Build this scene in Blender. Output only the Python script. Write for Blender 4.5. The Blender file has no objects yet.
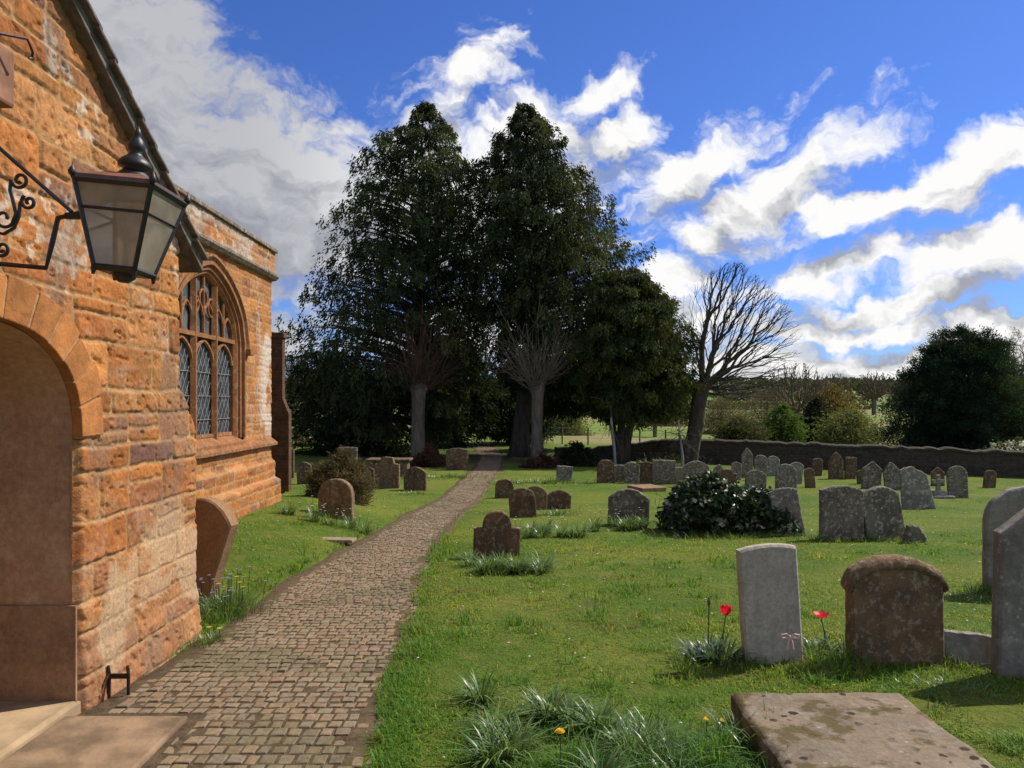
import bpy, math, random
import numpy as np
from mathutils import Vector, Matrix
R = math.radians
rng = np.random.default_rng(7)
random.seed(7)
sc = bpy.context.scene
COL = sc.collection
F = 760.0; CX = 512.0; HY = 402.0; EYE = 1.65

# ------------------------------------------------------------------ noise
def _h(ix, iy, iz, s):
    n = (ix.astype(np.int64)*374761393 + iy.astype(np.int64)*668265263 + iz.astype(np.int64)*2147483647 + s*974634777) & 0xffffffff
    n = ((n ^ (n >> 13))*1274126177) & 0xffffffff
    n = ((n ^ (n >> 16))*1540483477) & 0xffffffff
    return ((n ^ (n >> 15)) & 0xffffff)/float(0xffffff)
def vnoise(x, y, z=0.0, s=0):
    x, y, z = np.broadcast_arrays(np.asarray(x, float), np.asarray(y, float), np.asarray(z, float))
    ix, iy, iz = np.floor(x), np.floor(y), np.floor(z)
    fx, fy, fz = x-ix, y-iy, z-iz
    fx = fx*fx*(3-2*fx); fy = fy*fy*(3-2*fy); fz = fz*fz*(3-2*fz)
    def g(a, b, c): return _h(ix+a, iy+b, iz+c, s)
    def l(a, b, t): return a+(b-a)*t
    return l(l(l(g(0,0,0), g(1,0,0), fx), l(g(0,1,0), g(1,1,0), fx), fy),
             l(l(g(0,0,1), g(1,0,1), fx), l(g(0,1,1), g(1,1,1), fx), fy), fz)
def fbm(x, y, z=0.0, o=4, s=0):
    t = 0; a = .5; n = 0
    for k in range(o):
        t = t + a*vnoise(np.asarray(x)*2**k, np.asarray(y)*2**k, np.asarray(z)*2**k, s+k*17); n += a; a *= .5
    return t/n
def sm(x, a, b):
    t = np.clip((np.asarray(x, float)-a)/(b-a), 0, 1)
    return t*t*(3-2*t)
def nrm(a):
    return a/(np.linalg.norm(a, axis=-1, keepdims=True)+1e-9)

# ------------------------------------------------------------------ terrain
PY  = [-8, 2, 3.43, 5.75, 8, 11.3, 16, 23.5, 30, 36, 42, 50]
PRX = [-.5, -.55, -.64, -.76, -.94, -1.07, -.98, -.66, -.35, -.35, -.9, -2.2]
PLX = [-2.33, -2.33, -2.33, -2.27, -2.35, -2.2, -2.1, -1.78, -1.52, -1.6, -2.15, -3.4]
def path_r(Y): return np.interp(Y, PY, PRX)
def path_l(Y): return np.interp(Y, PY, PLX)
def zf(X, Y):
    X = np.asarray(X, float); Y = np.asarray(Y, float)
    g = -.055*np.clip(Y-4, 0, 16) - .0015*np.clip(Y-20, 0, 20)
    bank = sm(-X, 1.6, 4.0)*(1-sm(Y, 13, 20))
    g = g*(1-.85*bank)
    g = g - .028*np.clip(X-2, 0, 22)*sm(Y, 8, 28)
    g = g + .05*(fbm(X*.35, Y*.35, s=3)-.5)*sm(Y, 5, 9)*(1-.8*sm(-X, .2, .9)*(X > -2.6))
    far = np.clip(Y-50, 0, 1000)
    g = g + .004*far + 2.4e-5*np.clip(far, 0, 800)**2 + .019*np.clip(far-800, 0, 600) + sm(Y, 60, 300)*(fbm(X*.008, Y*.008, s=9)-.5)*4*sm(Y, 80, 400)
    return g
def zs(X, Y): return float(zf(X, Y))
def at(x, y):
    """ground point that the photograph shows at this pixel"""
    kx = (x-CX)/F; kz = (HY-y)/F
    lo = 1.0; d = 1.0
    while d < 900:
        if EYE+kz*d <= zs(kx*d, d): break
        lo = d; d *= 1.02
    hi = d
    for _ in range(30):
        m = (lo+hi)/2
        if EYE+kz*m <= zs(kx*m, m): hi = m
        else: lo = m
    return Vector((kx*hi, hi, zs(kx*hi, hi)))
def pt(x, y, Y): return Vector(((x-CX)*Y/F, Y, EYE+(HY-y)*Y/F))

# ------------------------------------------------------------------ mesh building
class MB:
    def __init__(s): s.V = []; s.Fc = []; s.C = []; s.n = 0
    def add(s, v, f, c=None):
        v = np.asarray(v, float).reshape(-1, 3)
        f = [np.asarray(f, int)] if not isinstance(f, list) or (len(f) and np.ndim(f[0]) == 0) else f
        groups = {}
        for q in f:
            q = np.asarray(q, int)
            if q.ndim == 1: groups.setdefault(len(q), []).append(q[None])
            elif q.size: groups.setdefault(q.shape[1], []).append(q)
        for k, g in groups.items(): s.Fc.append(np.concatenate(g)+s.n)
        s.V.append(v)
        if c is None: c = (1, 1, 1)
        c = np.asarray(c, float)
        if c.ndim == 1: c = np.broadcast_to(c[:3], (len(v), 3))
        s.C.append(c)
        s.n += len(v)
        return s
    def build(s, name, mat=None, parent=None, smooth=False, bevel=0, loc=None):
        V = np.concatenate(s.V); C = np.concatenate(s.C)
        if loc is not None: V = V-np.asarray(loc, float)
        me = bpy.data.meshes.new(name)
        loops = np.concatenate([f.reshape(-1) for f in s.Fc])
        tot = np.concatenate([np.full(len(f), f.shape[1]) for f in s.Fc])
        st = np.concatenate([[0], np.cumsum(tot)[:-1]])
        me.vertices.add(len(V)); me.vertices.foreach_set('co', V.astype(np.float32).reshape(-1))
        me.loops.add(len(loops)); me.loops.foreach_set('vertex_index', loops.astype(np.int32))
        me.polygons.add(len(tot)); me.polygons.foreach_set('loop_start', st.astype(np.int32))
        me.polygons.foreach_set('loop_total', tot.astype(np.int32))
        me.polygons.foreach_set('use_smooth', np.full(len(tot), bool(smooth)))
        a = me.color_attributes.new('col', 'FLOAT_COLOR', 'POINT')
        a.data.foreach_set('color', np.concatenate([C, np.ones((len(C), 1))], 1).astype(np.float32).reshape(-1))
        me.update(calc_edges=True)
        me.validate()
        if mat: me.materials.append(mat)
        o = bpy.data.objects.new(name, me); COL.objects.link(o)
        if loc is not None: o.location = Vector(loc)
        if parent: o.parent = parent
        if bevel:
            b = o.modifiers.new('bevel', 'BEVEL'); b.width = bevel; b.segments = 2; b.limit_method = 'ANGLE'; b.angle_limit = R(40)
        return o
    # shapes
    def box(s, c, d, rot=None, col=None):
        c = np.asarray(c, float); d = np.asarray(d, float)/2
        v = np.array([[x, y, z] for z in (-1, 1) for y in (-1, 1) for x in (-1, 1)])*d
        if rot is not None: v = v @ np.array(rot).T
        f = [[0, 2, 3, 1], [4, 5, 7, 6], [0, 1, 5, 4], [2, 6, 7, 3], [0, 4, 6, 2], [1, 3, 7, 5]]
        return s.add(v+c, np.array(f), col)
    def tube(s, P, r, n=6, col=None, cap=True):
        P = np.asarray([tuple(p) for p in P], float); m = len(P)
        r = np.broadcast_to(np.asarray(r, float), (m,))
        T = np.gradient(P, axis=0); T = nrm(T)
        up = np.array([0, 0, 1.]) if abs(T[0][2]) < .9 else np.array([1., 0, 0])
        A = np.zeros_like(P); a = np.cross(T[0], up); a /= np.linalg.norm(a)
        for i in range(m):
            a = a-T[i]*np.dot(a, T[i]); a /= np.linalg.norm(a)+1e-9; A[i] = a
        B = np.cross(T, A)
        th = np.arange(n)*2*math.pi/n
        v = P[:, None]+r[:, None, None]*(A[:, None]*np.cos(th)[None, :, None]+B[:, None]*np.sin(th)[None, :, None])
        i = np.arange(m-1)[:, None]*n; j = np.arange(n)[None]; k = (j+1) % n
        f = np.stack([i+j, i+k, i+n+k, i+n+j], -1).reshape(-1, 4)
        fs = [f]
        if cap and n > 2: fs += [np.arange(n)[::-1], (m-1)*n+np.arange(n)]
        return s.add(v.reshape(-1, 3), fs, col)
    def lathe(s, prof, n=20, c=(0, 0, 0), col=None):
        p = np.asarray(prof, float); m = len(p)
        th = np.arange(n)*2*math.pi/n
        v = np.stack([p[:, 0, None]*np.cos(th), p[:, 0, None]*np.sin(th), np.repeat(p[:, 1, None], n, 1)], -1)
        i = np.arange(m-1)[:, None]*n; j = np.arange(n)[None]; k = (j+1) % n
        f = np.stack([i+j, i+k, i+n+k, i+n+j], -1).reshape(-1, 4)
        return s.add(v.reshape(-1, 3)+np.asarray(c, float), [f, np.arange(n)[::-1], (m-1)*n+np.arange(n)], col)
    def grid(s, G, col=None, keep=None, flip=False):
        a, b = G.shape[:2]
        i = np.arange(a-1)[:, None]*b; j = np.arange(b-1)[None]
        f = np.stack([i+j, i+b+j, i+b+j+1, i+j+1], -1)
        if keep is not None: f = f[keep]
        f = f.reshape(-1, 4)
        if flip: f = f[:, ::-1]
        return s.add(G.reshape(-1, 3), f, None if col is None else col.reshape(-1, 3))
    def prism(s, poly, y0, y1, axes=(0, 1, 2), col=None):
        """poly of (u, v); extruded along w from y0 to y1; axes = which world axis u, v, w take"""
        p = np.asarray(poly, float); n = len(p)
        v = np.zeros((2*n, 3))
        v[:n, axes[0]] = p[:, 0]; v[:n, axes[1]] = p[:, 1]; v[:n, axes[2]] = y0
        v[n:, axes[0]] = p[:, 0]; v[n:, axes[1]] = p[:, 1]; v[n:, axes[2]] = y1
        i = np.arange(n); k = (i+1) % n
        fs = [np.stack([i, k, n+k, n+i], -1), np.arange(n)[::-1], n+np.arange(n)]
        return s.add(v, fs, col)

def tag(o, label=None, cat=None, group=None, kind=None):
    if label: o['label'] = label
    if cat: o['category'] = cat
    if group: o['group'] = group
    if kind: o['kind'] = kind
    return o
def empty(name, loc=(0, 0, 0), label=None, cat=None, group=None):
    o = bpy.data.objects.new(name, None); COL.objects.link(o); o.location = loc; o.empty_display_size = .2
    return tag(o, label, cat, group)
def fixnormals(o):
    import bmesh
    bm = bmesh.new(); bm.from_mesh(o.data); bmesh.ops.recalc_face_normals(bm, faces=bm.faces); bm.to_mesh(o.data); bm.free()
    return o

# ------------------------------------------------------------------ materials
class NT:
    def __init__(s, m): s.t = m.node_tree; s.t.nodes.clear()
    def n(s, kind, ins=None, **kw):
        q = s.t.nodes.new('ShaderNode'+kind)
        for k, v in kw.items(): setattr(q, k, v)
        for k, v in (ins or {}).items():
            i = q.inputs[k]
            if hasattr(v, 'is_output') or hasattr(v, 'links') and not isinstance(v, (int, float)): s.t.links.new(v, i)
            elif isinstance(v, (tuple, list)) and len(v) == 3 and i.type == 'RGBA': i.default_value = (*v, 1)
            else: i.default_value = v
        return q
    def math(s, op, a, b=None, c=None, clamp=False):
        ins = {0: a}
        if b is not None: ins[1] = b
        if c is not None: ins[2] = c
        q = s.n('Math', ins, operation=op); q.use_clamp = clamp
        return q.outputs[0]
    def noise(s, vec, scale, detail=4, rough=.55, dist=0):
        ins = {'Scale': scale, 'Detail': detail, 'Roughness': rough, 'Distortion': dist}
        if vec is not None: ins['Vector'] = vec
        return s.n('TexNoise', ins).outputs[0]
    def ramp(s, fac, a, b):
        return s.n('MapRange', {0: fac, 1: a, 2: b}, interpolation_type='SMOOTHSTEP').outputs[0]
    def mix(s, fac, a, b, mode='MIX'):
        q = s.t.nodes.new('ShaderNodeMix'); q.data_type = 'RGBA'; q.blend_type = mode
        for i, v in ((0, fac), (6, a), (7, b)):
            if hasattr(v, 'is_output'): s.t.links.new(v, q.inputs[i])
            elif isinstance(v, (tuple, list)): q.inputs[i].default_value = (*v[:3], 1)
            else: q.inputs[i].default_value = v
        return q.outputs[2]
    def bump(s, h, strength=.5, dist=.01, prev=None):
        ins = {'Height': h, 'Strength': strength, 'Distance': dist}
        if prev is not None: ins['Normal'] = prev
        return s.n('Bump', ins).outputs[0]
    def out(s, sh, disp=None):
        s.n('OutputMaterial', {'Surface': sh})
def newmat(name):
    m = bpy.data.materials.new(name); m.use_nodes = True
    return m, NT(m)
def principled(t, col, rough=.9, spec=.3, normal=None, metal=0):
    ins = {'Base Color': col, 'Roughness': rough, 'Specular IOR Level': spec, 'Metallic': metal}
    if normal is not None: ins['Normal'] = normal
    return t.n('BsdfPrincipled', ins).outputs[0]
def m_plain(name, col, rough=.7, spec=.3, metal=0, var=.25, scale=12, bump=.2):
    m, t = newmat(name)
    co = t.n('TexCoord').outputs['Object']
    n = t.noise(co, scale, 5)
    c = t.mix(t.ramp(n, .3, .7), tuple(x*(1-var) for x in col), tuple(min(1, x*(1+var)) for x in col))
    b = t.bump(t.noise(co, scale*5, 3), bump, .01)
    t.out(principled(t, c, rough, spec, b, metal)); return m
def m_vcol(name, rough=.9, spec=.25, var=.22, scale=30, bump=.5, dist=.006):
    m, t = newmat(name)
    co = t.n('TexCoord').outputs['Object']
    a = t.n('Attribute', attribute_name='col').outputs['Color']
    n = t.noise(co, scale, 6, .65)
    k = t.n('MapRange', {0: n, 1: .3, 2: .7, 3: 1-var, 4: 1+var}).outputs[0]
    kk = t.n('CombineColor', {0: k, 1: k, 2: k}).outputs[0]
    c = t.mix(1.0, a, kk, 'MULTIPLY')
    h = t.math('ADD', t.noise(co, scale*2.5, 5, .7), t.math('MULTIPLY', n, .6))
    t.out(principled(t, c, rough, spec, t.bump(h, bump, dist))); return m
def m_leaf(name, trans=.35, rough=.5, spec=.3, tint=(1.25, 1.2, .5)):
    m, t = newmat(name)
    a = t.n('Attribute', attribute_name='col').outputs['Color']
    p = principled(t, a, rough, spec)
    tr = t.n('BsdfTranslucent', {'Color': t.mix(1.0, a, tint, 'MULTIPLY')}).outputs[0]
    t.out(t.n('MixShader', {0: trans, 1: p, 2: tr}).outputs[0]); return m
def m_bark(name, c1, c2, scale=6):
    m, t = newmat(name)
    co = t.n('TexCoord').outputs['Object']
    mp = t.n('Mapping', {'Vector': co, 'Scale': (1, 1, .25)}).outputs[0]
    n = t.noise(mp, scale, 6, .7)
    c = t.mix(t.ramp(n, .35, .65), c1, c2)
    t.out(principled(t, c, .95, .15, t.bump(t.noise(mp, scale*2, 6, .7), .8, .04))); return m
def m_headstone(name, base, dark, lichen, lich=.5, streak=.5, scale=1.0, spots=.35):
    """weathered stone: broad staining, fine grain, lichen blotches, dark algae"""
    m, t = newmat(name)
    tc = t.n('TexCoord').outputs['Object']
    oi = t.n('ObjectInfo').outputs['Random']
    off = t.n('CombineXYZ', {0: t.math('MULTIPLY', oi, 37.0), 1: t.math('MULTIPLY', oi, 91.0), 2: t.math('MULTIPLY', oi, 53.0)}).outputs[0]
    co = t.n('VectorMath', {0: tc, 1: off}, operation='ADD').outputs[0]
    n1 = t.noise(co, 3*scale, 6, .65)
    n2 = t.noise(co, 11*scale, 6, .7)
    n3 = t.noise(co, 45*scale, 4, .7)
    mp = t.n('Mapping', {'Vector': co, 'Scale': (6, 6, .7)}).outputs[0]
    ns = t.noise(mp, 2, 5, .6)
    c = t.mix(t.math('MULTIPLY', t.ramp(n1, .35, .68), .8), base, dark)
    c = t.mix(t.math('MULTIPLY', t.ramp(ns, .5, .7), streak), c, dark)
    c = t.mix(t.math('MULTIPLY', t.ramp(n2, .53, .6), lich), c, lichen)
    v = t.n('TexVoronoi', {'Vector': co, 'Scale': 22*scale}).outputs['Distance']
    v2 = t.noise(co, 5*scale, 3)
    sp = t.math('MULTIPLY', t.ramp(t.math('ADD', v, t.math('MULTIPLY', n2, .25)), .32, .24), t.ramp(v2, .5, .6))
    c = t.mix(t.math('MULTIPLY', sp, spots), c, tuple(min(1, x*1.25+.08) for x in lichen))
    k = t.n('MapRange', {0: n3, 1: .25, 2: .75, 3: .75, 4: 1.25}).outputs[0]
    c = t.mix(1.0, c, t.n('CombineColor', {0: k, 1: k, 2: k}).outputs[0], 'MULTIPLY')
    b = t.bump(t.math('ADD', n2, t.math('MULTIPLY', n3, .6)), .7, .012)
    t.out(principled(t, c, .95, .2, b)); return m
def m_masonry(name, c1, c2, mortar, sx=.3, sz=.14):
    m, t = newmat(name)
    co = t.n('TexCoord').outputs['Object']
    s = t.n('SeparateXYZ', {0: co}).outputs
    uv = t.n('CombineXYZ', {0: t.math('ADD', s[0], s[1]), 1: s[2], 2: 0.0}).outputs[0]
    w = t.n('TexNoise', {'Vector': co, 'Scale': 5, 'Detail': 3}).outputs['Color']
    uv = t.n('VectorMath', {0: uv, 1: t.n('VectorMath', {0: w, 'Scale': .09}, operation='SCALE').outputs[0]}, operation='ADD').outputs[0]
    b = t.n('TexBrick', {'Vector': uv, 'Color1': c1, 'Color2': c2, 'Mortar': mortar, 'Scale': 1, 'Mortar Size': .013, 'Mortar Smooth': .4, 'Bias': 0, 'Brick Width': sx, 'Row Height': sz})
    n = t.noise(co, 9, 6, .7)
    k = t.n('MapRange', {0: n, 1: .3, 2: .7, 3: .6, 4: 1.3}).outputs[0]
    c = t.mix(1.0, b.outputs[0], t.n('CombineColor', {0: k, 1: k, 2: k}).outputs[0], 'MULTIPLY')
    h = t.math('SUBTRACT', t.math('MULTIPLY', n, .6), b.outputs[1])
    t.out(principled(t, c, .95, .2, t.bump(h, .8, .03))); return m

M_stone = m_vcol('ironstone', var=.28, scale=38, bump=.9, dist=.008)
M_masonry = m_masonry('ironstone_masonry', (.36, .17, .06), (.24, .12, .05), (.4, .28, .16))
M_ash = m_headstone('dressed_ironstone', (.3, .125, .045), (.16, .07, .03), (.4, .27, .17), .45, .45, 1.3, .3)
M_copestone = m_headstone('coping_stone', (.24, .17, .115), (.1, .08, .06), (.5, .48, .42), .5, .2, 1.5)
M_iron = m_plain('black_iron', (.012, .012, .013), .45, .5, 0, .3, 40, .15)
M_rust = m_plain('rusty_iron', (.05, .028, .018), .85, .2, 0, .5, 60, .4)
M_lead = m_plain('lead', (.12, .125, .13), .6, .4)
M_slate = m_plain('stone_slate', (.13, .11, .09), .95, .2, 0, .4, 9, .5)
M_leaf = m_leaf('evergreen_leaf', .26, .7, .1)
M_grass = m_leaf('grass_blade', .48, .55, .25, (1.35, 1.2, .45))
M_strap = m_leaf('strap_leaf', .3, .38, .5, (1.3, 1.2, .5))
M_ivy = m_leaf('ivy_leaf', .1, .4, .3)
M_petal = m_leaf('petal', .4, .5, .3, (1.2, .8, .8))
M_bark = m_bark('dark_bark', (.05, .04, .03), (.1, .08, .06))
M_greybark = m_bark('grey_bark', (.1, .08, .06), (.18, .148, .112))
M_twig = m_bark('twig_bark', (.1, .075, .05), (.17, .13, .09), 3)
M_redtwig = m_bark('reddish_twig', (.09, .05, .035), (.15, .085, .055), 3)
M_pale = m_bark('pale_bark', (.3, .28, .25), (.5, .48, .44), 5)
H_brown = m_headstone('brown_ironstone', (.21, .128, .065), (.095, .066, .04), (.38, .33, .23), .5, .45, 1.9, .5)
H_dark = m_headstone('dark_brown_stone', (.16, .095, .05), (.06, .042, .03), (.28, .25, .18), .6, .5)
H_grey = m_headstone('grey_lichened_stone', (.2, .17, .125), (.08, .068, .05), (.42, .4, .32), .8, .5, 1.5)
H_pale = m_headstone('pale_grey_stone', (.25, .225, .18), (.13, .115, .09), (.5, .47, .39), .8, .45, 1.3)
H_white = m_headstone('white_portland_stone', (.44, .385, .3), (.3, .265, .205), (.52, .47, .38), .3, .55, .8, .05)
H_slate = m_headstone('grey_green_stone', (.26, .232, .185), (.13, .12, .095), (.42, .42, .36), .3, .5, .8)
H_ledger = m_headstone('ledger_stone', (.215, .16, .105), (.14, .112, .08), (.48, .46, .4), .1, .0, .8, .2)
# ledger: extra dark moss cushions
def ledger_moss():
    t = H_ledger.node_tree; bs = [n for n in t.nodes if n.type == 'BSDF_PRINCIPLED'][0]
    w = NT.__new__(NT); w.t = t
    src = bs.inputs['Base Color'].links[0].from_socket
    co = w.n('TexCoord').outputs['Object']
    wob = w.n('TexNoise', {'Vector': co, 'Scale': 30, 'Detail': 3}).outputs['Color']
    cw = w.n('VectorMath', {0: co, 1: w.n('VectorMath', {0: wob, 'Scale': .035}, operation='SCALE').outputs[0]}, operation='ADD').outputs[0]
    v = w.n('TexVoronoi', {'Vector': cw, 'Scale': 15.0, 'Randomness': 1.0})
    sel = w.ramp(w.n('SeparateColor', {0: v.outputs['Color']}).outputs[0], .52, .58)
    region = w.ramp(w.noise(co, 2.6, 2), .36, .5)
    k = w.math('MULTIPLY', w.math('MULTIPLY', w.ramp(v.outputs['Distance'], .36, .26), sel), region)
    c = w.mix(k, src, (.035, .025, .016))
    big = w.ramp(w.math('ADD', w.noise(co, 4.5, 5, .65), w.math('MULTIPLY', region, .06)), .57, .65)
    c = w.mix(w.math('MULTIPLY', big, .85), c, (.085, .062, .02))
    t.links.new(c, bs.inputs['Base Color'])
ledger_moss()

# ------------------------------------------------------------------ ground
def m_ground():
    m, t = newmat('lawn_ground')
    co = t.n('TexCoord').outputs['Object']
    s = t.n('SeparateXYZ', {0: co}).outputs
    n1 = t.noise(co, .55, 5, .6); n2 = t.noise(co, 3.2, 6, .65); n3 = t.noise(co, 30, 4, .7)
    c = t.mix(t.ramp(n1, .35, .65), (.075, .13, .016), (.145, .17, .026))
    c = t.mix(t.math('MULTIPLY', t.ramp(n2, .5, .72), .6), c, (.2, .18, .045))
    c = t.mix(t.math('MULTIPLY', t.ramp(t.noise(co, 1.7, 6, .7), .58, .7), .55), c, (.12, .085, .04))
    # beech and yew litter below the trees, open pasture beyond the boundary
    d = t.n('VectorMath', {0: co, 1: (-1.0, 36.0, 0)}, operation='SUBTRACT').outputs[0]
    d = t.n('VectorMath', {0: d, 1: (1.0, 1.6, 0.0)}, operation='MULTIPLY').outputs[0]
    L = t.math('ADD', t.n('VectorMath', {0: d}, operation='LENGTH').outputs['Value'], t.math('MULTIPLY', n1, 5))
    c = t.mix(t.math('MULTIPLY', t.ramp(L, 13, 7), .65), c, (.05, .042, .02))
    fld = t.mix(t.ramp(t.noise(co, .05, 3), .45, .6), (.14, .19, .035), (.24, .2, .09))
    far = t.mix(t.ramp(t.noise(co, .006, 2), .45, .55), (.12, .2, .045), (.17, .2, .07))
    fld = t.mix(t.ramp(s[1], 110, 260), fld, far)
    c = t.mix(t.ramp(s[1], 44, 50), c, fld)
    k = t.n('MapRange', {0: n3, 1: .25, 2: .75, 3: .65, 4: 1.35}).outputs[0]
    c = t.mix(1.0, c, t.n('CombineColor', {0: k, 1: k, 2: k}).outputs[0], 'MULTIPLY')
    b = t.bump(t.noise(co, 60, 4, .7), .9, .03)
    b = t.bump(t.noise(co, 7, 5, .6), .6, .08, b)
    t.out(principled(t, c, .95, .1, b)); return m
ys = np.concatenate([np.arange(-8, 14, .18), 14*1.028**np.arange(0, 170)])
xs = np.concatenate([-14*1.16**np.arange(24, 0, -1), np.arange(-14, 14, .2), 14*1.16**np.arange(0, 25)])
GX, GY = np.meshgrid(xs, ys, indexing='ij')
pm = sm(GX, path_l(GY)-.16, path_l(GY)+.12)*(1-sm(GX, path_r(GY)-.12, path_r(GY)+.16))*(GY < 46)
GZ = zf(GX, GY)-.045*pm-.12*((GX < -2.3) & (GY < 5.4) & (GY > 1))+(fbm(GX*2.5, GY*2.5, s=5)-.5)*.035*(GY < 30)*(1-pm)
gb = MB(); gb.grid(np.stack([GX, GY, GZ], -1))
tag(gb.build('ground', m_ground(), smooth=True), kind='structure')

# ------------------------------------------------------------------ path of setts
def m_path_bed():
    m, t = newmat('path_soil')
    co = t.n('TexCoord').outputs['Object']
    n = t.noise(co, 14, 6, .7); n2 = t.noise(co, 2.2, 5, .6)
    c = t.mix(t.ramp(n, .3, .7), (.075, .052, .03), (.15, .105, .062))
    c = t.mix(t.math('MULTIPLY', t.ramp(n2, .55, .66), .6), c, (.075, .085, .025))
    t.out(principled(t, c, .97, .1, t.bump(t.noise(co, 70, 5, .7), .8, .02))); return m
yy = np.arange(-7.5, 46, .12); ss = np.linspace(-.14, 1.0, 22)
ss = np.concatenate([np.linspace(0, 1, 20)])
L = path_l(yy)-.06+.14*(fbm(yy*1.3, yy*0, s=21)-.5); Rr = path_r(yy)+.04+.2*(fbm(yy*1.6, yy*0, s=22)-.5)
PX = L[:, None]+(Rr-L)[:, None]*ss[None]; PYY = np.repeat(yy[:, None], len(ss), 1)
PZ = zf(PX, PYY)-.0105+.012*(fbm(PX*4, PYY*4, s=23)-.5); PZ[:, 0] -= .05; PZ[:, -1] -= .05
pb = MB(); pb.grid(np.stack([PX, PYY, PZ], -1), flip=True)
path_bed = tag(pb.build('path', m_path_bed(), smooth=True), kind='structure')
SLAB = (-2.33, -1.69, 2.55, 3.97)
sb = MB(); y = -6.5; SV = []; SF = []; SC = []; nv = 0
while y < 44:
    ln = random.uniform(.085, .105)
    a, b = path_l(y)+.05, path_r(y)-.02
    x = a+random.uniform(-.06, 0)
    while x < b:
        w = random.uniform(.06, .092)
        xc, yc = x+w/2, y+ln/2
        x += w
        if SLAB[0]-.03 < xc < SLAB[1]+.05 and SLAB[2]-.05 < yc < SLAB[3]+.06: continue
        ed = min(xc-a, b-xc)
        if ed < .06 and random.random() < .35: continue
        z0 = zs(xc, yc)-.005+random.gauss(0, .0025)-(.018*max(0, 1-ed/.14) if ed < .14 else 0)
        g = random.uniform(.005, .009); sk = random.uniform(-.08, .08)
        hw, hl = w/2-g, ln/2-g
        dip = .05*(yc-0)  # unused slope
        tx, ty = random.gauss(0, .03), random.gauss(0, .03)-.055*(4 < yc < 20)
        ring = lambda k, z: [(xc+sx*hw*k*random.uniform(.93, 1.02)+sk*sy*hl, yc+sy*hl*k*random.uniform(.93, 1.02), z0+z+tx*sx*hw+ty*sy*hl) for sx, sy in ((-1, -1), (1, -1), (1, 1), (-1, 1))]
        V = ring(1, -.03)+ring(1.0, -.004)+ring(.9, .0)+[(xc, yc, z0+.0005)]
        SV += V
        for q in (0, 4):
            for e in range(4): SF.append((nv+q+e, nv+q+(e+1) % 4, nv+q+4+(e+1) % 4, nv+q+4+e))
        SF += [(nv+8, nv+9, nv+12, nv+12), ]  # replaced below
        SF.pop()
        sb_t = [(nv+8, nv+9, nv+12), (nv+9, nv+10, nv+12), (nv+10, nv+11, nv+12), (nv+11, nv+8, nv+12)]
        SC += [sb_t]
        k = random.uniform(.7, .9); hue = random.random()
        base = np.array((.275, .19, .105))*(1-hue)+np.array((.26, .2, .13))*hue
        if random.random() < .06: base = np.array((.27, .18, .11))
        mo_ = float(sm(fbm(xc*1.8, yc*1.8, s=25), .55, .68))*.5; base = base*(1-mo_)+np.array((.13, .13, .06))*mo_
        sb.C.append(np.repeat((base*k)[None], 13, 0)); nv += 13
    y += ln
sb.V.append(np.array(SV)); sb.n = nv
sb.Fc += [np.array(SF), np.array([q for l in SC for q in l])]
setts = sb.build('setts', m_vcol('setts', .9, .25, .3, 28, .8, .006), path_bed, smooth=False)

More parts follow.
